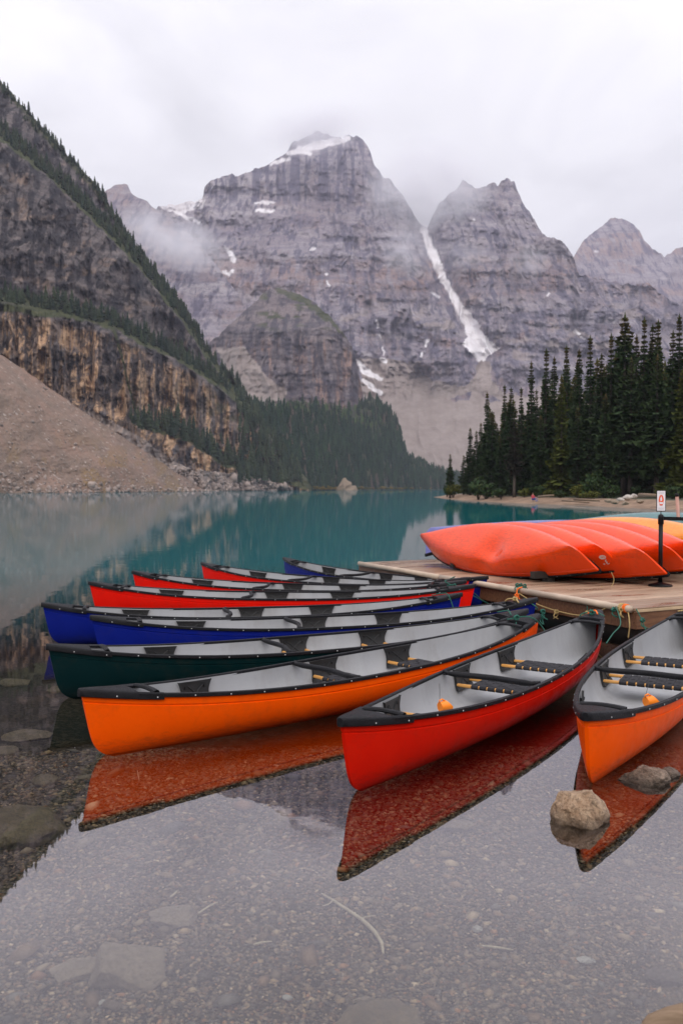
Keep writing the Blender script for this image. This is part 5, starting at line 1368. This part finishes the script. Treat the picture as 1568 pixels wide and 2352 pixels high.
stroke('painted_dash', [(1385.0, 1295.6), (1388.4, 1294.4)], .020)

# ------------------------------------------------------------------ barrier post with sign, belt, pole
BLK = simple('black_post_metal', (0.004, 0.004, 0.005), 0.4, 0.2, 8, spec=0.2)
post = empty('barrier_post', PZ(1515, 1346, DZ)); tag(post, 'black belt barrier post standing on the dock with a sign on top', 'barrier post')
MB().lathe([(.165, .0), (.168, .008), (.16, .022), (.09, .040), (.045, .052), (.034, .06)], 28).build('post_base', BLK, post)
MB().lathe([(.030, .05), (.030, .90)], 18).build('pole', BLK, post)
MB().lathe([(.032, .88), (.040, .885), (.040, .985), (.036, 1.01), (.020, 1.022), (.008, 1.026)], 20).build('belt_head', BLK, post)
MB().lathe([(.006, 1.02), (.006, 1.09)], 8).build('sign_stem', BLK, post)
pz = post.location
sg = empty('sign_holder', (0, 0, 1.205)); 
sg_m = MB().box((0, 0, 1.215), (.128, .014, .300), None, .004).build('sign_frame', BLK, post, False)
SIGNW = simple('sign_white', (0.74, 0.72, 0.76), 0.5, 0.03, 4); SIGNO = simple('sign_orange', (0.75, 0.10, 0.03), 0.5, 0.05, 10); SIGNG = simple('sign_grey', (0.50, 0.48, 0.52), .5, .02)
bpy.data.objects.remove(sg)
def flat(name, pts, y, mat, z0=1.215):
    m = MB().add([(x, y, z0 + zz) for x, zz in pts] + [(x, y + .0015, z0 + zz) for x, zz in pts], [tuple(range(len(pts)))] + [tuple(range(len(pts), 2 * len(pts)))[::-1]] + [(i, (i + 1) % len(pts), len(pts) + (i + 1) % len(pts), len(pts) + i) for i in range(len(pts))])
    o = m.build(name, mat, sg_m, False); return o
flat('sign_face', [(-.055, -.141), (.055, -.141), (.055, .141), (-.055, .141)], -.0105, SIGNW)
flat('emblem', [(-.016, -.068), (.016, -.068), (.026, -.045), (.036, .012), (.026, .060), (.014, .082), (-.014, .082), (-.026, .060), (-.036, .012), (-.026, -.045)], -.0125, SIGNO)
flat('emblem', [(-.010, .000), (.010, .000), (.013, .025), (.006, .055), (0, .066), (-.006, .055), (-.013, .025)], -.0145, SIGNW)
flat('emblem', [(-.021, -.046), (.021, -.046), (.026, -.018), (-.026, -.018)], -.0145, SIGNW)
for zz in (.118, .106, -.100, -.112, -.124): flat('text_line', [(-.038, zz - .0016), (.038, zz - .0016), (.038, zz + .0016), (-.038, zz + .0016)], -.0125, SIGNG)
yaw = math.atan2(pz.x, pz.y); post.rotation_euler = (0, 0, -yaw * .6)
# belt running out of frame
a = post.location + Vector((.03, .01, .965)); b = a + Vector((2.2, .55, -.02))
bm = MB(); P = []
for t in np.linspace(0, 1, 12):
    q = a.lerp(b, t) - Vector((0, 0, .02 * math.sin(math.pi * t))); P.append([q + Vector((0, 0, -.026)), q + Vector((0, 0, .026))])
bm.grid(P); bm.grid([[p + Vector((-.001, .003, 0)) for p in row] for row in P])
tag(bm.build('barrier_belt', BLK), 'black webbing belt stretched from the post out of the frame', 'belt')
PINK = wood_mat('pinkish_pole', (0.36, 0.19, 0.15), (0.50, 0.29, 0.24), (6, 6, 1), .6, 4)
pp = empty('mooring_pole', PZ(1564, 1300, DZ)); pb = pp.location.copy(); pt_ = PT(1553, 1133, pb.y + .05)
MB().tube([(0, 0, 0), (pt_ - pb) * .5, (pt_ - pb) * .955], .030, 12).build('pole', PINK, pp)
MB().tube([(pt_ - pb) * .955, (pt_ - pb) * .985, (pt_ - pb)], [.034, .034, .020], 12).build('pole_cap', BLK, pp)
tag(pp, 'thin pinkish pole with a black cap right of the sign', 'pole')

# ------------------------------------------------------------------ ropes
def catmull(pts, n=8):
    pts = [Vector(p) for p in pts]; q = [pts[0] * 2 - pts[1]] + pts + [pts[-1] * 2 - pts[-2]]; r = []
    for i in range(1, len(q) - 2):
        p0, p1, p2, p3 = q[i - 1], q[i], q[i + 1], q[i + 2]
        for k in range(n):
            t = k / n; r.append(0.5 * (2 * p1 + (p2 - p0) * t + (2 * p0 - 5 * p1 + 4 * p2 - p3) * t * t + (3 * p1 - p0 - 3 * p2 + p3) * t ** 3))
    return r + [pts[-1]]
def rope(pts, mat, label, r=.0055, knots=()):
    m = MB().tube(catmull(pts), r, 7)
    rg = random.Random(len(label))
    for kp in knots:
        c = Vector(kp); ring = []
        for k in range(26):
            a = k * .75; ring.append(c + Vector((math.cos(a) * .022, math.sin(a * 1.3) * .022, math.sin(a) * .02 + rg.uniform(-.01, .01))))
        m.tube(catmull(ring, 3), r, 6)
        for q in range(2): m.tube(catmull([c, c + Vector((rg.uniform(-.05, .05), rg.uniform(-.05, .02), -.05)), c + Vector((rg.uniform(-.07, .07), rg.uniform(-.06, .02), -.09))], 4), r * .9, 6)
    return tag(m.build('mooring_rope', mat), label, 'rope', 'mooring ropes between canoes and dock')
def wrap(c, ax, r=.052, turns=2.2, w=.05):
    ax = Vector(ax).normalized(); u = ax.orthogonal().normalized(); v = ax.cross(u); c = Vector(c)
    return [c + ax * w * (k / 24 - .5) + (u * math.cos(2 * math.pi * turns * k / 24) + v * math.sin(2 * math.pi * turns * k / 24)) * r for k in range(25)]
def ctip(i, s=.93, sy=0.0, dz=.04):
    bpy.context.view_layer.update(); return canoes[i].matrix_world @ Vector((s * CL / 2, sy, c_g(s) + dz))
bpy.context.view_layer.update()
DM = dock.matrix_world
def dpt(x, y, zz): return DM @ Vector((x, y, zz))
axis = DE
corner = dpt(-.035, .10, DZ - .012)
rope(wrap(corner, axis, .048, 3) + [], ROPE_O, 'orange rope wrapped round the pipe end at the dock corner', .006)
rope(wrap(dpt(-.035, .16, DZ - .012), axis, .050, 3), ROPE_Y, 'tan rope coiled round the pipe beside the dock corner', .007, [dpt(-.09, .13, DZ - .03)])
t1 = ctip(1, .93, -.02)
rope([dpt(-.08, .22, DZ), PT(1424, 1432, 9.75), PT(1406, 1456, 9.5), PT(1391, 1478, 9.25)], ROPE_G, 'green rope slanting from the dock corner down to the red canoe', .0065, [dpt(-.10, .24, DZ - .04)])
rope([ctip(1, .90, -.12, .03), ctip(1, .92, 0, .05), ctip(1, .90, .12, .03), ctip(1, .90, .14, -.06)], ROPE_G, 'short green rope tied over the deck plate of the red canoe', .0065, [ctip(1, .91, .02, .05)])
rope(catmull([ctip(1, .90, -.05, .045), ctip(1, .93, .0, .06), ctip(1, .90, .05, .045)], 4), ROPE_O, 'bit of orange rope on the tip of the red canoe', .008)
t2 = ctip(2, .9, .1)
rope([dpt(-.05, .06, DZ - .02), dpt(-.10, -.02, DZ - .18), dpt(-.10, .0, DZ - .34)], ROPE_Y, 'tan rope hanging down from the dock corner', .008)
rope([dpt(-.02, -.04, DZ), dpt(-.02, -.12, DZ - .10), dpt(-.05, -.30, DZ - .26), t2 + Vector((0, 0, -.05))], ROPE_G, 'dark green rope from the dock corner to the right orange canoe', .006, [dpt(-.02, -.14, DZ - .12)])
rope([ctip(2, .90, -.12, .03), ctip(2, .90, 0, .05), ctip(2, .90, .10, .03)], ROPE_Y, 'tan rope tied over the deck of the right orange canoe', .008)
j2 = dpt(-.035, 2.08, DZ - .012); j4 = dpt(-.035, 2.4, DZ)
rope(wrap(j2, axis, .052, 3), ROPE_G, 'green rope wrapped round the pipe joint', .007, [j2 + Vector((-.03, .06, .07)), j2 + Vector((.05, -.02, .07)), j2 + Vector((.02, .10, .07))])
rope([j2 + Vector((.02, -.02, .05)), j2 + Vector((-.05, -.04, .02)), j2 + Vector((-.06, -.06, -.10))], ROPE_O, 'orange rope end hanging from the pipe joint', .010, [j2 + Vector((-.06, -.05, -.06))])
rope([j2 + Vector((-.05, 0, -.02)), dpt(-.05, 1.65, DZ - .16), dpt(-.05, 1.05, DZ - .20), dpt(-.05, .70, DZ - .16), dpt(-.06, .35, DZ - .02)], ROPE_Y, 'long tan rope sagging along the front of the dock', .0075, [dpt(-.06, 1.30, DZ - .20), dpt(-.06, .72, DZ - .14)])
rope([dpt(-.05, .74, DZ - .06), dpt(-.06, .73, DZ - .20), dpt(-.06, .72, DZ - .30)], ROPE_G, 'dark green rope end hanging against the dock front', .007)
e4 = ctip(4, .9)
rope([ctip(4, .88, -.13, .03), ctip(4, .89, 0, .05), ctip(4, .87, .13, .03), ctip(4, .86, .14, -.10)], ROPE_Y, 'tan rope tied over the tip of the nearer blue canoe', .009, [ctip(4, .89, .0, .05)])
rope([e4 + Vector((.1, .1, 0)), e4 + Vector((.25, .05, -.12)), j2 + Vector((-.12, -.12, -.18))], ROPE_G, 'green rope knotted off the tip of the nearer blue canoe', .0075, [e4 + Vector((.30, .0, -.14)), e4 + Vector((.30, .02, -.20))])
rope([ctip(0, .86, .13, .03), ctip(0, .90, .0, .05), ctip(0, .92, -.08, .03), ctip(0, .96, -.10, -.06), ctip(0, .99, -.15, -.2)], ROPE_G, 'green rope across the far tip of the left orange canoe', .0065, [ctip(0, .88, .05, .045)])
rope([ctip(3, .88, .12, .03), ctip(3, .90, .0, .05), ctip(3, .88, -.12, .03)], ROPE_G, 'green rope across the far tip of the dark green canoe', .0065)
rope([ctip(5, .86, .12, .03), ctip(5, .90, .0, .05), ctip(5, .92, -.10, .03), ctip(5, .95, -.16, -.22)], ROPE_G, 'green rope across the tip of the left reaching blue canoe', .0065)
rope([ctip(6, .86, .12, .03), ctip(6, .90, .0, .05), ctip(6, .90, .10, .03), ctip(6, .99, .06, -.1), dpt(-.08, 2.9, DZ - .25)], ROPE_G, 'green rope from the nearest back red canoe to the dock', .0065)
rope([ctip(7, .88, .12, .03), ctip(7, .90, .0, .05), ctip(7, .90, -.10, .03), ctip(7, .99, -.06, -.12), dpt(-.08, 2.7, DZ - .28)], ROPE_G, 'green rope from the middle back red canoe to the dock', .0065)
rope([ctip(8, .88, .12, .03), ctip(8, .91, .0, .05), ctip(8, .90, -.12, .03)], ROPE_G, 'green rope across the tip of the farthest back red canoe', .0065)
h = PT(1403, 1314, 12.3)
rope([h, h + Vector((.03, -.02, -.12)), h + Vector((-.05, -.04, -.25)), h + Vector((-.16, -.05, h.z * 0 - (h.z - DZ) + .01))], ROPE_Y, 'thin tan cord hanging from the second overturned canoe', .005)

# ------------------------------------------------------------------ two people on the spit
SKIN = simple('skin', (0.42, 0.24, 0.17), .6); HAIR = simple('hair', (0.05, 0.025, 0.015), .7); 
def cloth(n, c): return simple(n, c, .85, .15, 20)
def person(loc, rz, J, edges, radii, mats, label, hair=True):
    """J: joint name -> point; one continuous skinned body, coloured by body region"""
    names = list(J); idx = {n: i for i, n in enumerate(names)}
    me = bpy.data.meshes.new('body'); me.from_pydata([J[n] for n in names], [(idx[a], idx[b]) for a, b in edges], [])
    o = bpy.data.objects.new('tmp', me); COL.objects.link(o)
    md = o.modifiers.new('s', 'SKIN')
    for i, n in enumerate(names): me.skin_vertices[0].data[i].radius = (radii[n], radii[n])
    me.skin_vertices[0].data[idx['pelvis']].use_root = True
    o.modifiers.new('d', 'SUBSURF').levels = 1
    dg = bpy.context.evaluated_depsgraph_get(); res = bpy.data.meshes.new_from_object(o.evaluated_get(dg)); bpy.data.objects.remove(o)
    res.name = 'body'; res.materials.clear()
    for m in mats: res.materials.append(m)
    zone = {n: (2 if n[:4] in ('head', 'neck', 'hand', 'fing', 'thum', 'nose') else 1 if n[:4] in ('knee', 'hip_', 'ankl', 'foot') else 0) for n in names}
    for p in res.polygons:
        c = p.center; best = min(names, key=lambda n: (Vector(J[n]) - c).length); p.material_index = zone[best]
    res.polygons.foreach_set('use_smooth', [True] * len(res.polygons))
    r = link('person', res); r.location = loc; r.rotation_euler = (0, 0, rz)
    if hair:
        hd = Vector(J['head_top']); m = MB().lathe([(.02, .075), (.06, .06), (.085, .02), (.095, -.03), (.088, -.07)], 12, (hd.x, hd.y + .02, hd.z - .02)); m.build('hair', HAIR, r)
    return tag(r, label, 'person')
def hands(J, E, Rr, s, w, dirv):
    """palm, four fingers and a thumb at wrist w"""
    d = Vector(dirv).normalized(); side = Vector((s, 0, 0)); side = (side - d * side.dot(d)).normalized(); nrm = d.cross(side)
    k = f'hand{s}'; J[k] = tuple(Vector(w) + d * .08); Rr[k] = .032
    for f in range(4):
        a, b = f'fing{s}{f}a', f'fing{s}{f}b'; o = nrm * (f - 1.5) * .019
        J[a] = tuple(Vector(J[k]) + d * .045 + o); J[b] = tuple(Vector(J[k]) + d * (.075 + .012 * (f in (1, 2))) + o - side * .015); Rr[a] = .009; Rr[b] = .008; E += [(k, a), (a, b)]
    t = f'thum{s}'; J[t] = tuple(Vector(w) + d * .08 + nrm * -.055); Rr[t] = .010; E.append((k, t))
    return k
def standing():
    J = dict(pelvis=(0, 0, .95), waist=(0, 0, 1.08), chest=(0, 0, 1.30), neck=(0, .01, 1.47), head_base=(0, 0, 1.54), head_top=(0, .0, 1.68)); Rr = dict(pelvis=.135, waist=.125, chest=.155, neck=.055, head_base=.08, head_top=.085)
    E = [('pelvis', 'waist'), ('waist', 'chest'), ('chest', 'neck'), ('neck', 'head_base'), ('head_base', 'head_top')]
    for s in (-1, 1):
        J.update({f'hip_{s}': (s * .10, 0, .86), f'knee{s}': (s * .11, -.02, .48), f'ankle{s}': (s * .12, .02, .09), f'foot{s}': (s * .13, -.13, .035), f'shoulder{s}': (s * .19, 0, 1.40), f'elbow{s}': (s * .30, .04, 1.14), f'wrist{s}': (s * .17, -.12, 1.02)})
        Rr.update({f'hip_{s}': .095, f'knee{s}': .065, f'ankle{s}': .045, f'foot{s}': .04, f'shoulder{s}': .075, f'elbow{s}': .052, f'wrist{s}': .036})
        E += [('pelvis', f'hip_{s}'), (f'hip_{s}', f'knee{s}'), (f'knee{s}', f'ankle{s}'), (f'ankle{s}', f'foot{s}'), ('chest', f'shoulder{s}'), (f'shoulder{s}', f'elbow{s}'), (f'elbow{s}', f'wrist{s}')]
        k = hands(J, E, Rr, s, J[f'wrist{s}'], (-s * .5, -.6, -.5)); E.append((f'wrist{s}', k))
    J['nose'] = (0, -.085, 1.60); Rr['nose'] = .016; E.append(('head_base', 'nose'))
    return J, E, Rr
def sitting():
    J, E, Rr = standing()
    for n in list(J):
        x, y, zz = J[n]
        J[n] = (x, y + .10 * (zz < 1.0 and n == 'pelvis'), zz - .62)
    for s in (-1, 1):
        J[f'hip_{s}'] = (s * .12, -.02, .28); J[f'knee{s}'] = (s * .17, -.42, .50); J[f'ankle{s}'] = (s * .15, -.58, .10); J[f'foot{s}'] = (s * .16, -.74, .05)
        w = Vector((s * .12, -.36, .56)); dl = w - Vector(J[f'wrist{s}']); J[f'elbow{s}'] = (s * .28, -.06, .50)
        for n in list(J):
            if n in (f'wrist{s}', f'hand{s}', f'thum{s}') or n.startswith(f'fing{s}'): J[n] = tuple(Vector(J[n]) + dl)
    J['pelvis'] = (0, .08, .24)
    return J, E, Rr
pp_ = PT(1491, HZ, 132); gz = max(0.6, spit_z(pp_.x, 132))
person((pp_.x, pp_.y, gz), 0, *standing(), [cloth('white_jacket', (.62, .58, .50)), cloth('dark_trousers', (.02, .03, .025)), SKIN], 'person in a white jacket and dark trousers standing at the forest edge')
pp_ = PT(1223, HZ, 103); gz = spit_z(pp_.x, 103)
person((pp_.x, pp_.y, gz), R(40), *sitting(), [cloth('red_jacket', (.45, .06, .08)), cloth('blue_trousers', (.03, .10, .35)), SKIN], 'person in a red top and blue trousers sitting on the sandy shore')
